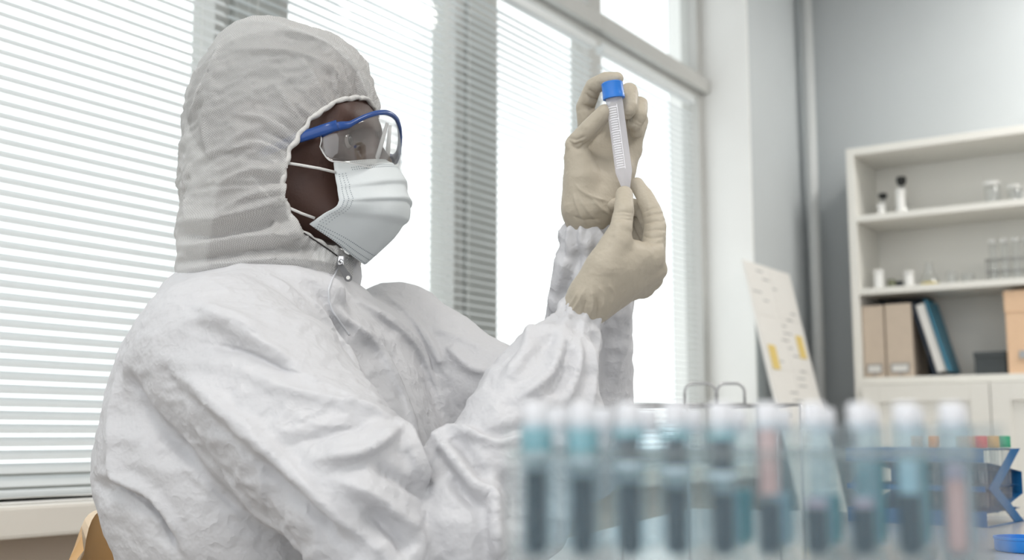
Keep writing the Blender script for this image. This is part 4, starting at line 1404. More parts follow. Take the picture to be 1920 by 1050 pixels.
FL = [  # far sleeve folds
    ([(770, 590), (800, 640), (835, 700)], 5, 9, 12),
    ([(800, 615), (870, 640), (920, 665)], 3, 8, 8),
    ([(835, 650), (880, 690), (915, 700)], 5, 8, 12),
    ([(880, 790), (900, 750), (925, 715)], -9, 14, 14),
    ([(1060, 470), (1045, 530), (1035, 590)], 4, 7, 9),
    ([(1085, 470), (1068, 520), (1050, 570)], -4, 7, 7),
    ([(1150, 500), (1170, 580), (1160, 690)], 4, 8, 14),
    ([(1130, 560), (1140, 640), (1135, 740)], -4, 12, 12),
]
v = apply_folds(v, nrm, FT, M_t, 1.9)
v = apply_folds(v, nrm, FA, M_a, 1.9)
v = apply_folds(v, nrm, FR, M_f, 1.9)
v = apply_folds(v, nrm, FL, M_l, 1.9)
# gathered elastic cuffs
for w_, d_, n_, reach in ((P(1083, 598, 1.10), P(1040, 690, 1.08), 17, 0.050), (P(1100, 450, 1.171), P(1108, 570, 1.21), 16, 0.045)):
    ax_ = d_ - w_; ax_ /= np.linalg.norm(ax_)
    p = v - w_; t = p @ ax_
    e1 = np.cross(ax_, [0, 0, 1.0]); e1 /= np.linalg.norm(e1); e2 = np.cross(ax_, e1)
    an = np.arctan2(p @ e2, p @ e1); rad = np.linalg.norm(p - t[:, None] * ax_, axis=1)
    near = (rad < 0.06) * sstep(reach - t, 0, reach * 0.8) * (t > -0.03)
    wob = np.sin(an * n_ + 2.2 * np.sin(an * 3 + t * 40)) * 0.6 + np.sin(an * n_ * 0.53 + 1.0 + t * 60) * 0.6
    wob = wob * (0.4 + 0.6 * np.clip(np.abs(t - 0.010) * 80, 0, 1))
    nn = vnormals(v, q)
    v = v + nn * (near * wob * 0.0030)[:, None]
# the loose cloth buckles
nrm = vnormals(v, q)
axv = np.zeros_like(v); 
def unit(a): return a / np.linalg.norm(a)
axv += M_t[:, None] * unit(np.array([0.25, 0.0, 1.0])) + M_a[:, None] * unit(P(700, 920, 1.0) - sh_r) + M_f[:, None] * unit(wr_r - P(880, 985, 1.02))
axv += (gi == gn.index('arm_l'))[:, None] * unit(el_l - sh_l) + (gi == gn.index('fore_l'))[:, None] * unit(wr_l - el_l)
axv /= np.linalg.norm(axv, axis=1, keepdims=True) + 1e-9
gvar = 0.5 + 0.5 * vnoise(v * 7, 77)
tk = 1 - 0.55 * M_t - 0.45 * M_l
v = wrinkle(v, q, nrm, ((0.028 + 0.042 * gvar) * tk, (0.03 + 0.05 * gvar) * tk), WR_IT, 0.11, 0.010, -0.012, 0.015, axv)
v, q, (M_t, M_a, M_f, M_l) = subdivide(v, q, [M_t, M_a, M_f, M_l])
v = smooth(v, q, 2, 0.6)
nrm = vnormals(v, q)
# crisp creases and seams
CT = [([(300, 575), (298, 627), (316, 680), (352, 724), (398, 768), (470, 830)], 1.8, 3.5, 4), ([(623, 587), (703, 644), (766, 770), (794, 861)], 3.0, 4, 8),
      ([(674, 564), (771, 639), (829, 747), (851, 810)], 3.0, 4, 8), ([(726, 553), (794, 633), (840, 770)], 2.6, 4, 8), ([(527, 530), (562, 599), (590, 702)], 2.4, 4, 9),
      ([(602, 559), (642, 622), (682, 747)], 2.4, 4, 9), ([(236, 640), (206, 760), (202, 860)], 2.0, 4, 7), ([(186, 900), (238, 925), (285, 965), (330, 1035)], 3.0, 4, 9),
      ([(470, 525), (520, 570), (552, 630)], 2.0, 4, 8), ([(430, 530), (400, 560), (385, 600)], 1.8, 4, 8), ([(300, 830), (380, 910), (470, 990)], 2.4, 4, 10)]
CA = [([(330, 700), (396, 752), (470, 822), (580, 925), (700, 1030)], 3.0, 4, 12), ([(600, 862), (690, 846), (752, 800)], 3.0, 4, 10),
      ([(388, 640), (470, 655), (560, 700), (625, 730), (748, 787)], 2.8, 4, 12), ([(752, 792), (776, 858), (805, 920), (783, 985)], 3.0, 4, 7),
      ([(367, 578), (447, 602), (500, 630)], 2.2, 4, 8), ([(420, 760), (520, 850), (610, 950)], 2.0, 4, 9), ([(620, 900), (700, 930), (770, 990)], 2.4, 4, 9), ([(540, 780), (610, 800), (680, 795)], 1.8, 4, 9)]
CR = [([(790, 890), (826, 838), (866, 812), (915, 822)], 3.0, 4, 7), ([(832, 835), (866, 885), (905, 938)], 3.4, 4, 9), ([(905, 938), (920, 922), (922, 980), (926, 1050)], 3.4, 4, 9),
      ([(1055, 640), (1030, 700), (975, 745)], 2.4, 4, 8), ([(1000, 640), (960, 700)], 2.0, 4, 8), ([(1090, 650), (1082, 710), (1060, 760)], 2.0, 4, 7)]
CL = [([(770, 590), (800, 640), (835, 700)], 2.6, 4, 8), ([(835, 650), (880, 690), (915, 700)], 2.4, 4, 8), ([(1060, 480), (1045, 540), (1035, 590)], 2.0, 4, 8), ([(1150, 560), (1165, 640), (1155, 730)], 1.8, 4, 8)]
for C_f, M_ in ((CT, M_t), (CA, M_a), (CR, M_f), (CL, M_l)):
    v = apply_folds(v, nrm, C_f, M_, 1.15)
# calm single spikes where folds cross
for _ in range(8):
    w = smooth(v, q, 1, 1.0) - v
    m = sstep(np.linalg.norm(w, axis=1), 0.0007, 0.0016)
    v = v + w * (0.6 * m)[:, None]
over = ((v - e0) @ BF > -0.012)
v[:, 2] = np.where(over & (v[:, 2] < DESK_Z + 0.003) & (v[:, 2] > DESK_Z - 0.03), DESK_Z + 0.003, v[:, 2])
coverall = child('coverall', mesh_from('coverall', v, q), 'coverall_fabric')
coverall['label'] = 'white crinkled protective coverall'
CV_V, CV_Q = v, q

# ---- trousers and shoes (below the picture)
Tf = Field((-0.56, 0.85, 0.06), (0.32, 1.62, 0.70), 0.009)
Tf.stack(rows_[:3, 0][[0, 1, 2]], rows_[:3, 1], rows_[:3, 2], rows_[:3, 3] * 0.97, rows_[:3, 4] * 0.97, BODY_YAW, 0)
for s_ in (-1, 1):
    k_ = knees[s_]
    Tf.chain([(hipc + BS * s_ * 0.09, 0.115), (k_, 0.085), (k_ + BF * 0.02 - np.array([0, 0, 0.20]), 0.075), (k_ + BF * 0.0 - np.array([0, 0, 0.44]), 0.06)], 0.05)
v, q = Tf.surface(); v = smooth(v, q, 2)
v = v + vnormals(v, q) * (0.006 * vnoise(v * 16, 9))[:, None]
child('coverall_legs', mesh_from('coverall_legs', v, q), 'coverall_fabric')
for s_ in (-1, 1):
    k_ = knees[s_]; ft = np.array([k_[0], k_[1], 0.0])
    Sf = Field(ft - np.array([0.22, 0.22, 0.0]), ft + np.array([0.30, 0.22, 0.16]), 0.006)
    Sf.capsule(ft + HU * 0.045 - BF * 0.03, ft + HU * 0.035 + BF * 0.15, 0.042, 0.036, 0)
    Sf.capsule(ft + HU * 0.05, ft + HU * 0.10, 0.045, 0.045, 0.02)
    Sf.F = np.maximum(Sf.F, (0.004 - Sf.ax[2])[None, None, :].astype(np.float32))
    v, q = Sf.surface()
    child('shoe', mesh_from('shoe', smooth(v, q, 1), q), 'shoe_white')
# ------------------------------------------------------------------ hood
def hrow(y, xl, xr, b, Yc=1.25):
    pl, pr = P(xl, y, Yc), P(xr, y, Yc)
    hx_ = (pr[0] - pl[0]) / 2
    a = math.sqrt(max(0.0004, hx_ ** 2 - (b * math.sin(HEAD_YAW)) ** 2)) / math.cos(HEAD_YAW)
    return (pl[2], (pl[0] + pr[0]) / 2, Yc, a, b)
hr = np.array([hrow(*r) for r in ((545, 345, 668, .096), (510, 344, 664, .094), (480, 344, 664, .094), (440, 342, 674, .095), (400, 343, 688, .097), (350, 341, 698, .099), (300, 343, 704, .100),
                                  (250, 348, 707, .100), (200, 359, 705, .098), (160, 373, 699, .094), (130, 387, 687, .088), (102, 403, 662, .078), (80, 422, 624, .063), (64, 447, 586, .046), (54, 476, 556, .027), (49, 498, 537, .013))])
Hf = Field((-0.44, 1.10, 1.02), (-0.06, 1.42, 1.38), 0.0026)
Hf.stack(hr[:, 0], hr[:, 1], hr[:, 2], hr[:, 3], hr[:, 4], HEAD_YAW, 0, 'hood', 2.15)
hv, hq = Hf.surface(); hv = smooth(hv, hq, 3)
# face opening: edge position as a function of height
RIM = [(697, 163, 0.0), (660, 169, -0.045), (622, 187, -0.065), (587, 213, -0.080), (556, 250, -0.090), (534, 290, -0.096), (523, 330, -0.098), (525, 370, -0.096), (534, 402, -0.093), (551, 428, -0.086), (580, 449, -0.074), (612, 464, -0.058), (648, 486, 0.0)]
RF = np.array([head_at(*r) for r in RIM])
u_top, u_bot = RF[0, 2], RF[-1, 2]
o_ = np.argsort(RF[:, 2])
def rim_f(u): return np.interp(u, RF[o_, 2], RF[o_, 0])
loc = lambda p: ((p - HO) @ HF, (p - HO) @ HS, (p - HO) @ HU)
hf_, hl_, hu_ = loc(hv)
g = np.where((hu_ < u_top) & (hu_ > u_bot), hf_ - rim_f(hu_), -1.0)
inside = g > 0
keepq = ~inside[hq].all(1)
hq2 = hq[keepq]
# open the bottom too (inside the collar)
zb = P(500, 530, 1.25)[2]
hq2 = hq2[~(hv[hq2][:, :, 2] < zb).any(1)]
used = np.unique(hq2); remap = np.full(len(hv), -1); remap[used] = np.arange(len(used))
# slide cut vertices back onto the edge
mv = inside[used]
vv = hv[used].copy()
vv[mv] -= HF * (np.minimum(g[used][mv], 0.004))[:, None]
hq2 = remap[hq2]
# ordered rim loop
e = np.sort(np.concatenate([hq2[:, [0, 1]], hq2[:, [1, 2]], hq2[:, [2, 3]], hq2[:, [3, 0]]]), axis=1)
ue, cn = np.unique(e, axis=0, return_counts=True)
be = ue[cn == 1]
adj = {}
for a, b in be:
    adj.setdefault(int(a), []).append(int(b)); adj.setdefault(int(b), []).append(int(a))
loops = []; seen = set()
for s0 in adj:
    if s0 in seen: continue
    lp = [s0]; seen.add(s0); cur = s0
    while True:
        nx = [k for k in adj[cur] if k not in seen]
        if not nx: break
        cur = nx[0]; seen.add(cur); lp.append(cur)
    loops.append(lp)
loops = [l for l in loops if vv[l][:, 2].mean() > zb + 0.02]
rim = vv[max(loops, key=len)]
for _ in range(10): rim = 0.5 * rim + 0.25 * (np.roll(rim, 1, 0) + np.roll(rim, -1, 0))
# resample the rim evenly
d_ = np.linalg.norm(np.roll(rim, -1, 0) - rim, axis=1); cum = np.concatenate([[0], np.cumsum(d_)]); RL = cum[-1]
NR = 260
tt = np.linspace(0, RL, NR, endpoint=False)
rc = np.vstack([rim, rim[:1]])
rimc = np.stack([np.interp(tt, cum, rc[:, k]) for k in range(3)], 1)
# distance to the rim and position along it
best = np.full(len(vv), 9.0); pos = np.zeros(len(vv)); npos = np.zeros(len(vv), int)
rtan = np.roll(rimc, -1, 0) - np.roll(rimc, 1, 0); rtan /= np.linalg.norm(rtan, axis=1, keepdims=True)
for i in range(NR):
    dd = np.linalg.norm(vv - rimc[i], axis=1)
    m = dd < best; best[m] = dd[m]; pos[m] = tt[i]; npos[m] = i
nn = vnormals(vv, hq2)
zz = np.zeros(len(vv))
gather = ridged(np.stack([pos * 95, best * 16, zz], 1), 11) * np.exp(-best / 0.030) * sstep(best, -0.002, 0.010)
gather2 = vnoise(np.stack([pos * 60, best * 22, zz + 3], 1), 21) * np.exp(-best / 0.05)
f1, l1, u1 = loc(vv)
# crown crumples: lie roughly along the head, drawn towards the face edge
crn = ridged(np.stack([f1 * 12 + u1 * 6, l1 * 16, u1 * 30 - f1 * 10], 1), 31, 3) * sstep(best, 0.01, 0.05) * (0.45 + 0.55 * sstep(u1, -0.11, -0.03))
big = vnoise(np.stack([f1 * 10, l1 * 12, u1 * 16], 1), 41)
vv = vv + nn * (0.0050 * gather + 0.0030 * gather2 + 0.0055 * crn + 0.0045 * big)[:, None]
nn = vnormals(vv, hq2)
FH = [
    ([(600, 175), (585, 140), (560, 110)], 3, 5, 9), ([(560, 225), (540, 190), (520, 160)], 3, 5, 9), ([(545, 255), (500, 225), (450, 215)], 3.5, 5, 10),
    ([(530, 285), (480, 270), (420, 285)], 3.5, 5, 10), ([(520, 320), (470, 318), (410, 345)], 3, 5, 10), ([(522, 355), (470, 365), (420, 395)], 3.5, 5, 10),
    ([(400, 170), (385, 230), (390, 290)], 3, 8, 10),
    ([(446, 40), (540, 58), (620, 92), (682, 150)], 3.5, 6, 10),
    ([(440, 95), (540, 100), (620, 130), (640, 165)], 3, 5, 12),
    ([(360, 300), (352, 360), (356, 420)], 3, 14, 14),
    ([(333, 418), (400, 412), (470, 395), (530, 375)], 4, 7, 14),
    ([(335, 440), (400, 440), (470, 425), (540, 410)], -7, 10, 10),
    ([(335, 462), (390, 455), (450, 445), (560, 440)], 5, 9, 9),
    ([(334, 492), (400, 480), (470, 470), (540, 462), (600, 470)], -6, 8, 8),
    ([(335, 508), (420, 494), (520, 486), (610, 492)], 5, 6, 6),
    ([(515, 470), (512, 440), (522, 405)], 3.5, 5, 7),
    ([(570, 470), (560, 445), (545, 425)], 2.5, 5, 7),
    ([(420, 70), (400, 130), (372, 200)], 3, 10, 10),
    ([(352, 230), (395, 160), (430, 110)], 2.5, 8, 8),
]
vv = apply_folds(vv, nn, FH, None, 1.9)
nn = vnormals(vv, hq2)
f1, l1, u1 = loc(vv)
gv = 0.5 + 0.5 * vnoise(vv * 16, 88)
fixm = sstep(best, 0.0, 0.004)
vv = wrinkle(vv, hq2, nn, (0.03 + 0.06 * gv, 0.16 * np.exp(-best / 0.06)), 100, 0.10, 0.015, -0.007, 0.008, rtan[npos], 0, fixm)
hme = mesh_from('hood', vv, hq2)
# cloth coordinates of the hood, in metres, for the embossed dots
f1, l1, u1 = loc(vv)
cyl = np.stack([np.arctan2(l1, f1 + 0.01) * 0.11, u1 + 0.25 * np.hypot(f1, l1) * sstep(u1, 0.02, 0.12)], 1)
th_ = math.radians(38); cyl = np.stack([cyl[:, 0] * math.cos(th_) - cyl[:, 1] * math.sin(th_), cyl[:, 0] * math.sin(th_) + cyl[:, 1] * math.cos(th_)], 1)
hme.uv_layers.new(name='cloth')
hme.uv_layers['cloth'].data.foreach_set('uv', cyl[hq2.ravel()].astype(np.float32).ravel())
hood = child('hood', hme, 'hood_fabric')
hood['label'] = 'thin white hood gathered around the face'
# elastic hem around the face
rh = rimc.copy()
out_ = rh - (HO + HF * 0.02)
rad_ = [0.0027 + 0.0006 * math.sin(i * 0.55) * math.sin(i * 0.21 + 1) for i in range(NR)]
cen = rh.mean(0)
dirn = (rh - cen); dirn /= np.linalg.norm(dirn, axis=1, keepdims=True)
wig = np.array([math.sin(i * 0.83) * 0.5 + math.sin(i * 0.37 + 2) * 0.7 for i in range(NR)])
rh = rh + dirn * (wig * 0.0011)[:, None] + HF * (0.0012 * np.array([math.sin(i * 0.71) for i in range(NR)]))[:, None]
child('hood_hem', MB().tube([tuple(p) for p in rh], [max(0.0018, r) for r in rad_], 8, closed=True).mesh('hood_hem'), 'elastic_white', hood)
# ------------------------------------------------------------------ zip and front flap
zl = -0.036
def body_surf(px, py, Y0=1.02, Y1=1.5):
    """first point of the coverall or hood along a measured direction"""
    return None
from mathutils.bvhtree import BVHTree
cv_bvh = BVHTree.FromPolygons([tuple(p) for p in CV_V], [tuple(int(k) for k in f) for f in CV_Q])
hd_bvh = BVHTree.FromPolygons([tuple(p) for p in vv], [tuple(int(k) for k in f) for f in hq2])
def hit(px, py, bv=(cv_bvh, hd_bvh)):
    d = Vector(ray(px, py)).normalized(); bestd = None
    for b in bv:
        r = b.ray_cast(Vector(CAM), d, 5.0)
        if r[0] is not None and (bestd is None or r[3] < bestd[1]): bestd = (r[0], r[3], r[1])
    return bestd
sp = []  # dark line drawn for the shaded gap between mask and hood
for px, py in ((570, 437), (585, 447), (600, 457), (615, 467), (630, 478), (641, 487)):
    h_ = hit(px, py, (hd_bvh,))
    if h_ and h_[1] < 1.35: sp.append(h_[0] - Vector(ray(px, py)).normalized() * 0.0012)
if len(sp) > 1: child('chin_gap_line', MB().tube(sp, 0.0008, 6).mesh('chin_gap_line'), 'gap_dark', hood)
zpts = []
zc_ = np.array(((641, 492), (632, 505), (622, 525), (616, 545), (617, 565), (624, 585), (638, 605), (655, 628)), float)
zt_ = np.linspace(0, 7, 57)
for px, py in zip(np.interp(zt_, range(8), zc_[:, 0]), np.interp(zt_, range(8), zc_[:, 1])):
    h_ = hit(px, py)
    if h_: zpts.append(h_[0])
zz_ = child('zip', MB().tube(zpts, 0.0012, 8).mesh('zip'), 'zip_white', coverall)
if len(zpts) > 2:
    a0 = zpts[0]
    vd = -Vector(ray(640, 495)).normalized()
    rgt = Vector((1, 0, 0)); upv = Vector((0, 0, 1))
    def zp(px, py, off): return Vector(P(px, py, 1.0) - CAM).normalized() * ((a0 - Vector(CAM)).length - off) + Vector(CAM)
    sl = MB().box(-0.0035, 0.0035, -0.0025, 0.0025, -0.005, 0.005, 0.001).build('zip_slider', MATS['chrome'], zz_)
    sl.location = zp(639, 489, 0.006)
    # pull tab: plate with an eye, hanging to the lower right
    p0, p1 = zp(636, 495, 0.010), zp(653, 521, 0.012)
    ax_ = (p1 - p0); Lp = ax_.length; ax_.normalize(); sd = ax_.cross(vd).normalized(); nrm_ = sd.cross(ax_).normalized()
    mbp = MB(); outl = []
    for k in range(9):
        t = math.pi * k / 8; outl.append((-0.0032 * math.cos(t), -0.0030 * math.sin(t)))
    outl = [(-0.0028, 0)] + [( x, y) for x, y in outl[1:-1]] + [(0.0028, 0)]
    for k in range(9):
        t = math.pi * k / 8; outl.append((0.0042 * math.cos(t), Lp + 0.0042 * math.sin(t)))
    fr_ = [p0 + sd * x + ax_ * y + nrm_ * 0.0007 for x, y in outl]; bk_ = [p0 + sd * x + ax_ * y - nrm_ * 0.0007 for x, y in outl]
    n_ = len(outl)
    mbp.add(fr_ + bk_, [tuple(range(n_)), tuple(reversed(range(n_, 2 * n_)))] + [(i, (i + 1) % n_, n_ + (i + 1) % n_, n_ + i) for i in range(n_)])
    mbp.build('zip_pull', MATS['pull_grey'], zz_)
    for (tt_, r_) in ((0.0, 0.0014), (Lp * 0.99, 0.0021)):
        c_ = p0 + ax_ * tt_ + nrm_ * 0.0009
        ring = [c_ + sd * (r_ * math.cos(a)) + ax_ * (r_ * math.sin(a)) for a in np.linspace(0, 2 * math.pi, 14, endpoint=False)]
        MB().add(ring, [tuple(range(14))]).build('pull_hole', MATS['paper_white'], zz_)
    MB().tube([zp(639, 486, 0.008), zp(643, 488, 0.011), zp(640, 495, 0.013), zp(635, 497, 0.012), zp(634, 491, 0.010)], 0.0007, 6, closed=True).build('pull_ring', MATS['chrome'], zz_, True)
# stand-up collar flap beyond the zip
fl = []
zy = float(zpts[0].y) if zpts else 1.17
for (xa_, ya_), (xb_, yb_), dz in (((641, 484), (668, 486), 0.0), ((638, 497), (677, 500), 0.003), ((634, 512), (679, 518), 0.005), ((632, 528), (676, 536), 0.004), ((634, 548), (668, 552), 0.0)):
    row = []
    for t in np.linspace(0, 1, 7):
        px, py = xa_ + (xb_ - xa_) * t, ya_ + (yb_ - ya_) * t
        row.append(P(px, py, zy + 0.004 + 0.040 * t - dz * math.sin(math.pi * t)))
    fl.append(row)
flo = child('collar_flap', MB().grid(fl).mesh('collar_flap'), 'coverall_fabric', coverall)

# ------------------------------------------------------------------ face mask
def lerp(a, b, t): return a + (b - a) * t
# outline rows from top to bottom: side edge point and centre point in the head frame
edge = [(625, 305, -0.066), (629, 335, -0.067), (633, 362, -0.067), (631, 385, -0.067), (606, 402, -0.066), (581, 420, -0.064)]
E_ = [head_at(*p) for p in edge]
cent = [(728, 302), (744, 325), (755, 360), (758, 392), (735, 440), (681, 495)]
C_ = [head_at(px, py, 0.0) for px, py in cent]
NT, NS = 61, 33
def curve(pts, t):
    x = t * (len(pts) - 1); i = min(int(x), len(pts) - 2); u_ = x - i
    g_ = lambda k: pts[max(0, min(len(pts) - 1, k))]
    p0, p1, p2, p3 = g_(i - 1), g_(i), g_(i + 1), g_(i + 2)
    return 0.5 * (2 * p1 + (p2 - p0) * u_ + (2 * p0 - 5 * p1 + 4 * p2 - p3) * u_ ** 2 + (3 * p1 - p0 - 3 * p2 + p3) * u_ ** 3)
grid = []
for i in range(NT):
    t = i / (NT - 1)
    ep, cp = curve(E_, t), curve(C_, t)
    row = []
    for j in range(NS):
        s_ = 2 * j / (NS - 1) - 1
        w = abs(s_)
        b = w ** 1.75                                  # bulge: flat front, curving back to the cheeks
        f = lerp(cp[0], ep[0], b)
        l = math.copysign(abs(ep[1]) * (w ** 0.93), s_)
        u_ = lerp(cp[2], ep[2], w ** 1.3)
        # pleats: stepped horizontal folds
        pl = 0.0
        for c0, am in ((0.30, 0.0042), (0.50, 0.0055), (0.70, 0.0055)):
            dd = (t + 0.03 * s_ - c0) / 0.05
            pl += am * (0.5 + 0.5 * math.tanh(-dd * 3)) * math.exp(-max(0, -dd) * 0.30) * (1 - 0.85 * w ** 3)
        f += pl + 0.0012 * math.sin(9 * t + 4 * s_) * math.sin(7 * s_ + 1)
        row.append(HW(f, l, u_))
    grid.append(row)
mk = child('face_mask', MB().grid(grid).mesh('face_mask'), 'mask_fabric')
mk['label'] = 'pale pleated surgical face mask'
solidify(mk, 0.0016, 0)
# pressed dot rows along the borders
dots = MB()
mat('mask_dot', (0.30, 0.34, 0.37), 0.8)
def mask_pt(t, s_):
    x = t * (NT - 1); y = (s_ + 1) / 2 * (NS - 1)
    i = min(int(x), NT - 2); j = min(int(y), NS - 2); a, b = x - i, y - j
    p = lambda ii, jj: np.array(grid[ii][jj])
    q_ = (1 - a) * ((1 - b) * p(i, j) + b * p(i, j + 1)) + a * ((1 - b) * p(i + 1, j) + b * p(i + 1, j + 1))
    n_ = np.cross(p(i, j + 1) - p(i, j), p(i + 1, j) - p(i, j)); n_ /= np.linalg.norm(n_) + 1e-12
    if n_ @ HF < 0 and abs(s_) < 0.8: n_ = -n_
    if abs(s_) >= 0.8 and n_ @ (HF * 0.5 + HS * s_) < 0: n_ = -n_
    return q_, n_
def dot(t, s_, r=0.00062):
    c_, n_ = mask_pt(t, s_)
    c_ = c_ + n_ * 0.00105
    e1 = np.cross(n_, [0, 0, 1.0]); e1 /= np.linalg.norm(e1); e2 = np.cross(n_, e1)
    dots.add([c_ + r * (math.cos(a) * e1 + math.sin(a) * e2) for a in np.linspace(0, 2 * math.pi, 6, endpoint=False)], [tuple(range(6))])
for s_ in np.arange(-0.78, 0.6, 0.030):
    dot(0.030, s_, 0.0004); dot(0.105, s_); dot(0.130, s_)
for s_ in np.arange(-0.93, 0.6, 0.030):
    dot(0.985, s_, 0.0007); dot(0.955, s_ + 0.015, 0.0007); dot(0.925, s_, 0.0007)
for t in np.arange(0.16, 0.90, 0.028):
    for s_ in (-0.955, -0.915, -0.875): dot(t, s_, 0.0006)
    for s_ in (0.955, 0.915, 0.875): dot(t, s_, 0.0006)
dk_ = child('pressed_dots', dots.mesh('pressed_dots'), 'mask_dot', mk, False); dk_['kind'] = 'stuff'
# ear loops on both sides
for sgn_ in (-1, 1):
    for pts in (((629, 323, -0.0675), (600, 316, -0.078), (560, 309, -0.086), (520, 303, -0.087), (470, 292, -0.080)), ((590, 409, -0.066), (565, 400, -0.076), (538, 388, -0.083), (505, 370, -0.082), (470, 330, -0.078))):
        pp_ = []
        for (a, b, c) in pts:
            h_ = head_at(a, b, c); pp_.append(tuple(HW(h_[0], -sgn_ * h_[1], h_[2]) if sgn_ > 0 else HW(*h_)))
        child('ear_loop', MB().tube(pp_, 0.00155, 8).mesh('ear_loop'), 'elastic_white', mk)

# ------------------------------------------------------------------ safety goggles
gg = empty('safety_goggles', (0, 0, 0), 0, person)
gg.location = tuple(-PO)
gg['label'] = 'clear safety goggles with a blue brow bar'
# lens path in plan (f, l), near temple to far temple
def lens_top(k):
    return k
n0 = head_at(602, 262, -0.0745); n1 = head_at(640, 240, -0.074); n2 = head_at(662, 232, -0.068)
u_c, u_n, u_t = head_at(716, 214, 0.0)[2], head_at(657, 229, -0.070)[2], head_at(604, 247, -0.0765)[2]
u_hi, u_lo = u_c, head_at(655, 303, -0.070)[2]
half = [(n0[0], 0.0765), (n0[0] + 0.014, 0.0770), (0.093, 0.0735), (0.101, 0.065), (0.109, 0.050), (0.1155, 0.033), (0.1195, 0.016), (0.1205, 0.0)]
path = [(f, -l) for f, l in half] + [(f, l) for f, l in reversed(half[:-1])]
pa = np.array(path)
def dense(p, n):
    d = np.linalg.norm(np.diff(p, axis=0), axis=1); c = np.concatenate([[0], np.cumsum(d)])
    t = np.linspace(0, c[-1], n); return np.stack([np.interp(t, c, p[:, k]) for k in range(p.shape[1])], 1)
pd = dense(pa, 57)
for _ in range(3): pd[1:-1] = 0.5 * pd[1:-1] + 0.25 * (pd[:-2] + pd[2:])
NL = len(pd)
def top_u(i):
    return float(np.interp(pd[i][0], [n0[0], 0.100, 0.1205], [u_t, u_n, u_c])) - 0.002
def bot_u(i):
    # rounded lower corners at the temples, a notch over the nose
    t = min(i, NL - 1 - i) / (NL - 1)
    b = u_lo
    if t < 0.075: b = u_lo + (top_u(i) - u_lo) * 0.55 * (1 - t / 0.075) ** 2
    l = pd[i][1]
    return b + 0.010 * math.exp(-(l / 0.013) ** 2)
lg = []
for i in range(NL):
    row = []
    for j in range(11):
        t = j / 10
        u_ = lerp(top_u(i), bot_u(i), t)
        bulge = 0.0025 * math.sin(math.pi * t)
        dirx = np.array([max(0.15, pd[i][0] - 0.02), pd[i][1] * 1.2]); dirx /= np.linalg.norm(dirx)
        row.append(HW(pd[i][0] + dirx[0] * bulge, pd[i][1] + dirx[1] * bulge, u_))
    lg.append(row)
lens = child('lens', MB().grid(lg).mesh('lens'), 'lens_clear', gg)
solidify(lens, 0.0016, 0)
# clear rim bead at the lens edge
bead = [tuple(lg[i][-1]) for i in range(NL)]
bead = [tuple(lg[0][0])] + [tuple(lg[0][k]) for k in range(2, 10, 2)] + bead + [tuple(lg[-1][k]) for k in range(8, 0, -2)]
mat('bead_clear', (0.80, 0.80, 0.80), 0.15, noise=0.02)
child('lens_edge', MB().tube(bead, 0.0008, 6).mesh('lens_edge'), 'bead_clear', gg)
# nose bridge of clear plastic
for s_ in (-1, 1):
    child('nose_pad', MB().tube([tuple(HW(0.117, s_ * 0.004, u_hi - 0.012)), tuple(HW(0.113, s_ * 0.009, (u_hi + u_lo) / 2)), tuple(HW(0.108, s_ * 0.016, u_lo + 0.004))], [0.0018, 0.0024, 0.0030], 8).mesh('nose_pad'), 'bead_clear', gg)
# brow bar
bar = MB()
rows_b = []
for i in range(NL):
    d_ = np.array([max(0.15, pd[i][0] - 0.02), pd[i][1] * 1.2]); d_ /= np.linalg.norm(d_)
    u0 = top_u(i); cx_ = 0.0010
    k_ = 1.0 - 0.42 * float(sstep(pd[i][0], 0.088, 0.108))
    prof_ = [(a * k_, b * k_) for a, b in [(-0.0012, -0.0045), (0.0030, -0.0045), (0.0040, -0.001), (0.0034, 0.0035), (0.0005, 0.0055), (-0.004, 0.0045), (-0.0045, 0.0)]]
    rows_b.append([HW(pd[i][0] + d_[0] * (a + cx_), pd[i][1] + d_[1] * (a + cx_), u0 + b) for a, b in prof_ + prof_[:1]])
bar.grid(rows_b)
child('brow_bar', bar.mesh('brow_bar'), 'goggle_blue', gg)
# temples
for s_ in (-1, 1):
    t0 = np.array([pd[6][0], s_ * 0.0785, top_u(6)]); te = head_at(556, 260, -0.082)
    pts = [t0, lerp(t0, te, 0.35) , lerp(t0, te, 0.75), te, te + np.array([-0.045, 0.004, -0.012])]
    pts = [HW(p[0], s_ * abs(p[1]), p[2]) for p in pts]
    child('temple_arm', MB().tube([tuple(p) for p in pts], [0.0056, 0.0060, 0.0058, 0.0054, 0.005], 10, flat=0.42, up=(0, 0, 1)).mesh('temple_arm'), 'goggle_blue', gg)

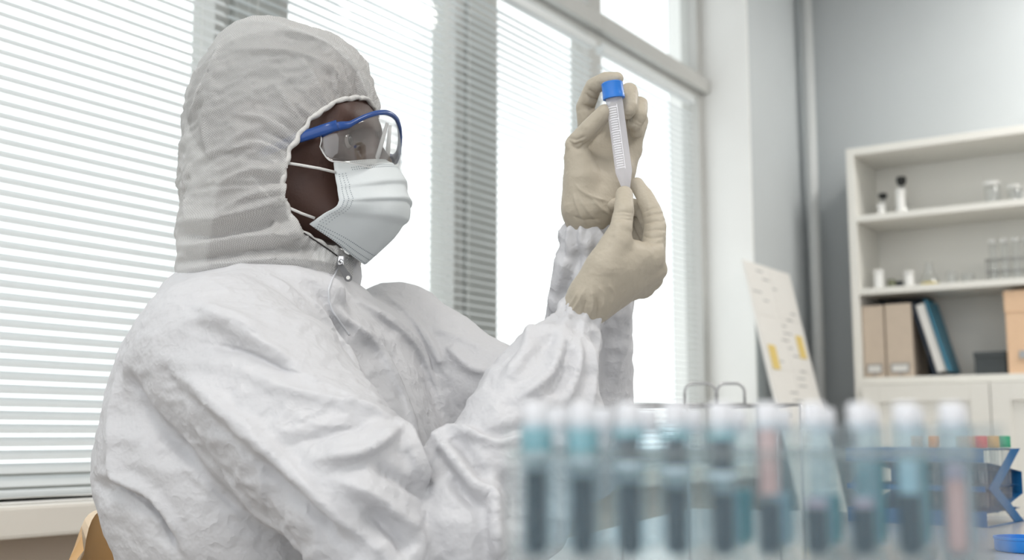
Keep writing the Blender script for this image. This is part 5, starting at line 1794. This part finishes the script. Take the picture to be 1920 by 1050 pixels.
# ------------------------------------------------------------------ gloved hands
def glove(name, palm, fingers, folds, label, wrist, cuff, h=0.0011, kp=0.010, creases=None):
    allp = [P(*p[:3]) for ch in palm for p in ch] + [P(*p[:3]) for ch in fingers for p in ch]
    lo = np.min(allp, axis=0) - 0.030; hi = np.max(allp, axis=0) + 0.030
    Gf = Field(lo, hi, h)
    for ch in palm: Gf.chain([(P(*p[:3]), p[3]) for p in ch], kp, 'palm')
    for k, ch in enumerate(fingers): Gf.chain([(P(*p[:3]), p[3]) for p in ch], 0.0042, 'finger%d' % k)
    v, q = Gf.surface(); v = smooth(v, q, 5, 0.5)
    n = vnormals(v, q)
    v = v + n * (0.0005 * vnoise(v * 90, 5) + 0.00025 * ridged(v * 160, 8))[:, None]
    v = apply_folds(v, vnormals(v, q), folds, None, 1.7)
    o = child(name, mesh_from(name, v, q), 'latex')
    o['label'] = label
    # rolled cuff edge
    c, d, r = cuff
    c = np.array(c); d = np.array(d); d /= np.linalg.norm(d)
    e1 = np.cross(d, [0, 1.0, 0]); e1 /= np.linalg.norm(e1); e2 = np.cross(d, e1)
    ring = [tuple(c + (r + 0.0008 * math.sin(3 * a)) * (math.cos(a) * e1 + math.sin(a) * e2)) for a in np.linspace(0, 2 * math.pi, 36, endpoint=False)]
    child('glove_cuff', MB().tube(ring, 0.0011, 8, closed=True).mesh('glove_cuff'), 'latex_rim', o)
    return o

# far (left) hand, palm towards the camera
YL = 1.158
palm_l = [
    [(1101, 470, 1.177, .0180), (1101, 440, 1.168, .0208), (1101, 412, 1.163, .0215), (1102, 390, YL, .021)],
    [(1095, 392, YL, .0200), (1092, 330, YL + .002, .0175), (1103, 262, YL + .012, .0115)],
    [(1105, 392, YL, .0200), (1125, 320, YL + .006, .0170), (1134, 258, YL + .018, .0115)],
    [(1112, 392, YL + .002, .0190), (1148, 320, YL + .010, .0150), (1164, 264, YL + .020, .0110)],
    [(1118, 392, YL + .004, .0180), (1163, 335, YL + .012, .0140), (1184, 280, YL + .020, .0105)],
    [(1090, 385, YL - .006, .0185), (1090, 335, YL - .012, .0180), (1084, 300, YL - .014, .0140)],
    [(1125, 375, YL + .000, .0160), (1160, 320, YL + .004, .0130)],
]
fing_l = [
    [(1088, 320, YL - .012, .0150), (1080, 272, YL - .020, .0110), (1106, 240, YL - .034, .0098), (1134, 211, YL - .043, .0085)],                # thumb
    [(1103, 262, YL + .012, .0108), (1098, 200, YL + .002, .0098), (1112, 163, YL - .014, .0090), (1136, 149, YL - .032, .0080), (1156, 148, YL - .040, .0070)],   # index
    [(1134, 258, YL + .018, .0108), (1162, 196, YL + .014, .0098), (1179, 172, YL - .006, .0094), (1180, 200, YL - .026, .0088), (1176, 208, YL - .028, .0082)],   # middle
    [(1164, 264, YL + .020, .0105), (1190, 212, YL + .018, .0096), (1199, 196, YL + .002, .0088), (1199, 216, YL - .014, .0082), (1190, 232, YL - .014, .0075)],   # ring
    [(1184, 280, YL + .020, .0098), (1196, 240, YL + .020, .0086), (1203, 226, YL + .006, .0076), (1194, 246, YL - .004, .0072)],                # little
]
fold_l = [
    ([(1064, 262), (1076, 272), (1096, 266)], -1.2, 3, 3), ([(1062, 256), (1080, 262), (1098, 255)], -0.9, 2.5, 2.5), ([(1066, 270), (1084, 279), (1104, 266)], -1.3, 3, 3),
    ([(1104, 276), (1116, 260), (1138, 232)], -1.6, 4, 4),
    ([(1098, 176), (1112, 186), (1134, 186)], -1.2, 3, 3), ([(1094, 196), (1112, 202), (1136, 190)], -1.2, 3, 3), ([(1104, 168), (1116, 176)], -0.7, 2.5, 2.5),
    ([(1178, 218), (1190, 222), (1204, 232)], -1.2, 3, 3), ([(1170, 215), (1184, 228), (1202, 238)], -1.0, 3, 3),
    ([(1078, 345), (1100, 365), (1140, 378)], 1.0, 3, 4), ([(1074, 360), (1085, 395), (1100, 425)], 1.1, 3, 5), ([(1085, 370), (1105, 400), (1130, 425)], 1.1, 3, 5), ([(1100, 362), (1125, 390), (1148, 405)], 0.9, 3, 5),
    ([(1072, 405), (1095, 412), (1125, 410)], -0.9, 4, 4),
]
gl_ = glove('glove', palm_l, fing_l, fold_l, 'cream latex glove of the raised hand gripping the blue cap', None,
            (P(1101, 440, 1.168), P(1101, 400, 1.160) - P(1101, 440, 1.168), 0.0216))

# near (right) hand, thumb side towards the camera
palm_r = [
    [(1074, 620, 1.098, .0160), (1080, 604, 1.099, .0190), (1092, 580, 1.098, .0195), (1112, 555, 1.097, .0200)],
    [(1108, 560, 1.090, .0190), (1165, 505, 1.087, .0180), (1222, 480, 1.098, .0125)],
    [(1112, 562, 1.100, .0200), (1175, 520, 1.100, .0180), (1226, 505, 1.112, .0125)],
    [(1112, 565, 1.108, .0190), (1172, 530, 1.114, .0170), (1220, 522, 1.128, .0120)],
    [(1112, 567, 1.114, .0175), (1165, 540, 1.124, .0150), (1206, 538, 1.142, .0110)],
    [(1105, 548, 1.084, .0170), (1132, 500, 1.076, .0175), (1158, 455, 1.074, .0135)],
    [(1140, 500, 1.080, .0150), (1190, 480, 1.088, .0150)],
]
fing_r = [
    [(1142, 485, 1.077, .0150), (1164, 430, 1.074, .0110), (1170, 395, 1.082, .0096), (1170.5, 366, 1.096, .0088)],                     # thumb
    [(1222, 480, 1.098, .0120), (1229, 425, 1.110, .0106), (1222, 396, 1.120, .0098), (1208, 368, 1.129, .0088), (1194, 346, 1.132, .0076)],   # index
    [(1226, 505, 1.112, .0115), (1230, 440, 1.135, .0100), (1205, 392, 1.150, .0090), (1165, 384, 1.150, .0082), (1139, 385, 1.146, .0070)],   # middle
    [(1220, 522, 1.128, .0108), (1222, 455, 1.158, .0095), (1195, 400, 1.168, .0086), (1165, 375, 1.164, .0078), (1154, 362, 1.160, .0068)],     # ring
    [(1206, 538, 1.142, .0098), (1208, 470, 1.172, .0085), (1185, 425, 1.178, .0075), (1165, 410, 1.172, .0065)],                         # little
]
fold_r = [
    ([(1152, 398), (1168, 396), (1186, 400)], -1.0, 2.5, 2.5), ([(1152, 404), (1168, 403), (1187, 407)], -0.9, 2.5, 2.5), ([(1154, 411), (1170, 410), (1188, 414)], -0.8, 2.5, 2.5),
    ([(1206, 398), (1222, 390), (1238, 388)], -1.0, 2.5, 2.5), ([(1207, 408), (1225, 401), (1245, 400)], -1.0, 2.5, 2.5), ([(1208, 420), (1228, 414), (1248, 415)], -1.0, 2.5, 2.5), ([(1208, 434), (1228, 430), (1248, 432)], -0.8, 2.5, 2.5),
    ([(1200, 440), (1220, 446), (1244, 444)], -0.9, 3, 3), ([(1204, 452), (1224, 456), (1244, 455)], -0.8, 3, 3),
    ([(1098, 540), (1086, 565), (1068, 590)], 1.3, 3, 3), ([(1108, 540), (1112, 565), (1108, 592)], 1.3, 3, 4), ([(1122, 535), (1132, 555), (1128, 580)], 1.3, 3, 4), ([(1140, 530), (1150, 550), (1146, 572)], 1.2, 3, 4),
    ([(1085, 545), (1072, 570), (1055, 592)], 1.2, 3, 3), ([(1098, 560), (1094, 580), (1090, 600)], -1.1, 3, 3), ([(1118, 555), (1122, 575), (1118, 598)], -1.1, 3, 3),
    ([(1150, 440), (1146, 455), (1140, 470)], -0.6, 5, 5),
]
gr_ = glove('glove', palm_r, fing_r, fold_r, 'cream latex glove of the near hand pinching the tube tip', None,
            (P(1080, 603, 1.099), P(1092, 580, 1.098) - P(1078, 610, 1.099), 0.0208))

# ------------------------------------------------------------------ plywood chair
CS = lambda f, l, z: hipc * np.array([1, 1, 0]) + BF * f + BS * l + np.array([0, 0, z])
ch = empty('plywood_chair', tuple(CS(0, 0, 0)), -BODY_YAW)
tag(ch, 'bent plywood chair behind the seated person', 'chair')
def shell(fn, nu, nv, th, name, mtop):
    top = [[np.array(fn(i / (nu - 1), j / (nv - 1))) for j in range(nv)] for i in range(nu)]
    mb = MB()
    T0 = top
    nrm_ = []
    for i in range(nu):
        r = []
        for j in range(nv):
            du = T0[min(i + 1, nu - 1)][j] - T0[max(i - 1, 0)][j]; dv_ = T0[i][min(j + 1, nv - 1)] - T0[i][max(j - 1, 0)]
            n_ = np.cross(du, dv_); r.append(n_ / (np.linalg.norm(n_) + 1e-9))
        nrm_.append(r)
    bot = [[T0[i][j] - nrm_[i][j] * th for j in range(nv)] for i in range(nu)]
    mb.grid(T0); mb.grid([list(reversed(r)) for r in bot])
    o = mb.build(name, MATS[mtop], ch, True)
    loop = [(0, j) for j in range(nv)] + [(i, nv - 1) for i in range(1, nu)] + [(nu - 1, j) for j in range(nv - 2, -1, -1)] + [(i, 0) for i in range(nu - 2, 0, -1)]
    eb = MB(); n_ = len(loop)
    vs_ = [T0[i][j] for i, j in loop] + [bot[i][j] for i, j in loop]
    eb.add(vs_, [(k, (k + 1) % n_, n_ + (k + 1) % n_, n_ + k) for k in range(n_)])
    eb.build(name + '_edge', MATS['ply_edge'], o, False)
    return o
BK_TOP = float(P(195, 968, 1.20)[2])
def back_fn(u_, w):
    s_ = 2 * u_ - 1
    top = BK_TOP - 0.045 * abs(s_) ** 3.0
    z = 0.52 + (top - 0.52) * w
    half = 0.118 + 0.012 * math.sin(math.pi * w) - 0.040 * max(0, (w - 0.6) / 0.4) ** 2
    l = s_ * half
    f = -0.190 + 0.030 * s_ ** 2 - 0.04 * (w - 0.5)
    return (f, l, z)
shell(back_fn, 17, 13, 0.008, 'backrest', 'wood_ply')
def seat_fn(u_, w):
    s_ = 2 * u_ - 1
    l = s_ * (0.20 + 0.02 * w); f = -0.20 + 0.42 * w
    return (f, l, 0.415 + 0.010 * s_ ** 2 - 0.012 * max(0, w - 0.7) * 2)
shell(seat_fn, 11, 11, -0.012, 'seat', 'wood_ply')
for sx in (-1, 1):
    for f0, f1 in ((-0.17, -0.22), (0.16, 0.20)):
        MB().tube([(f0, sx * 0.15, 0.403), (f1, sx * 0.19, 0.001)], 0.010, 10).build('leg', MATS['chrome'], ch, True)
    MB().tube([(-0.17, sx * 0.10, 0.400), (-0.205, sx * 0.10, 0.45), (-0.205, sx * 0.09, 0.60)], 0.010, 10).build('back_support', MATS['chrome'], ch, True)
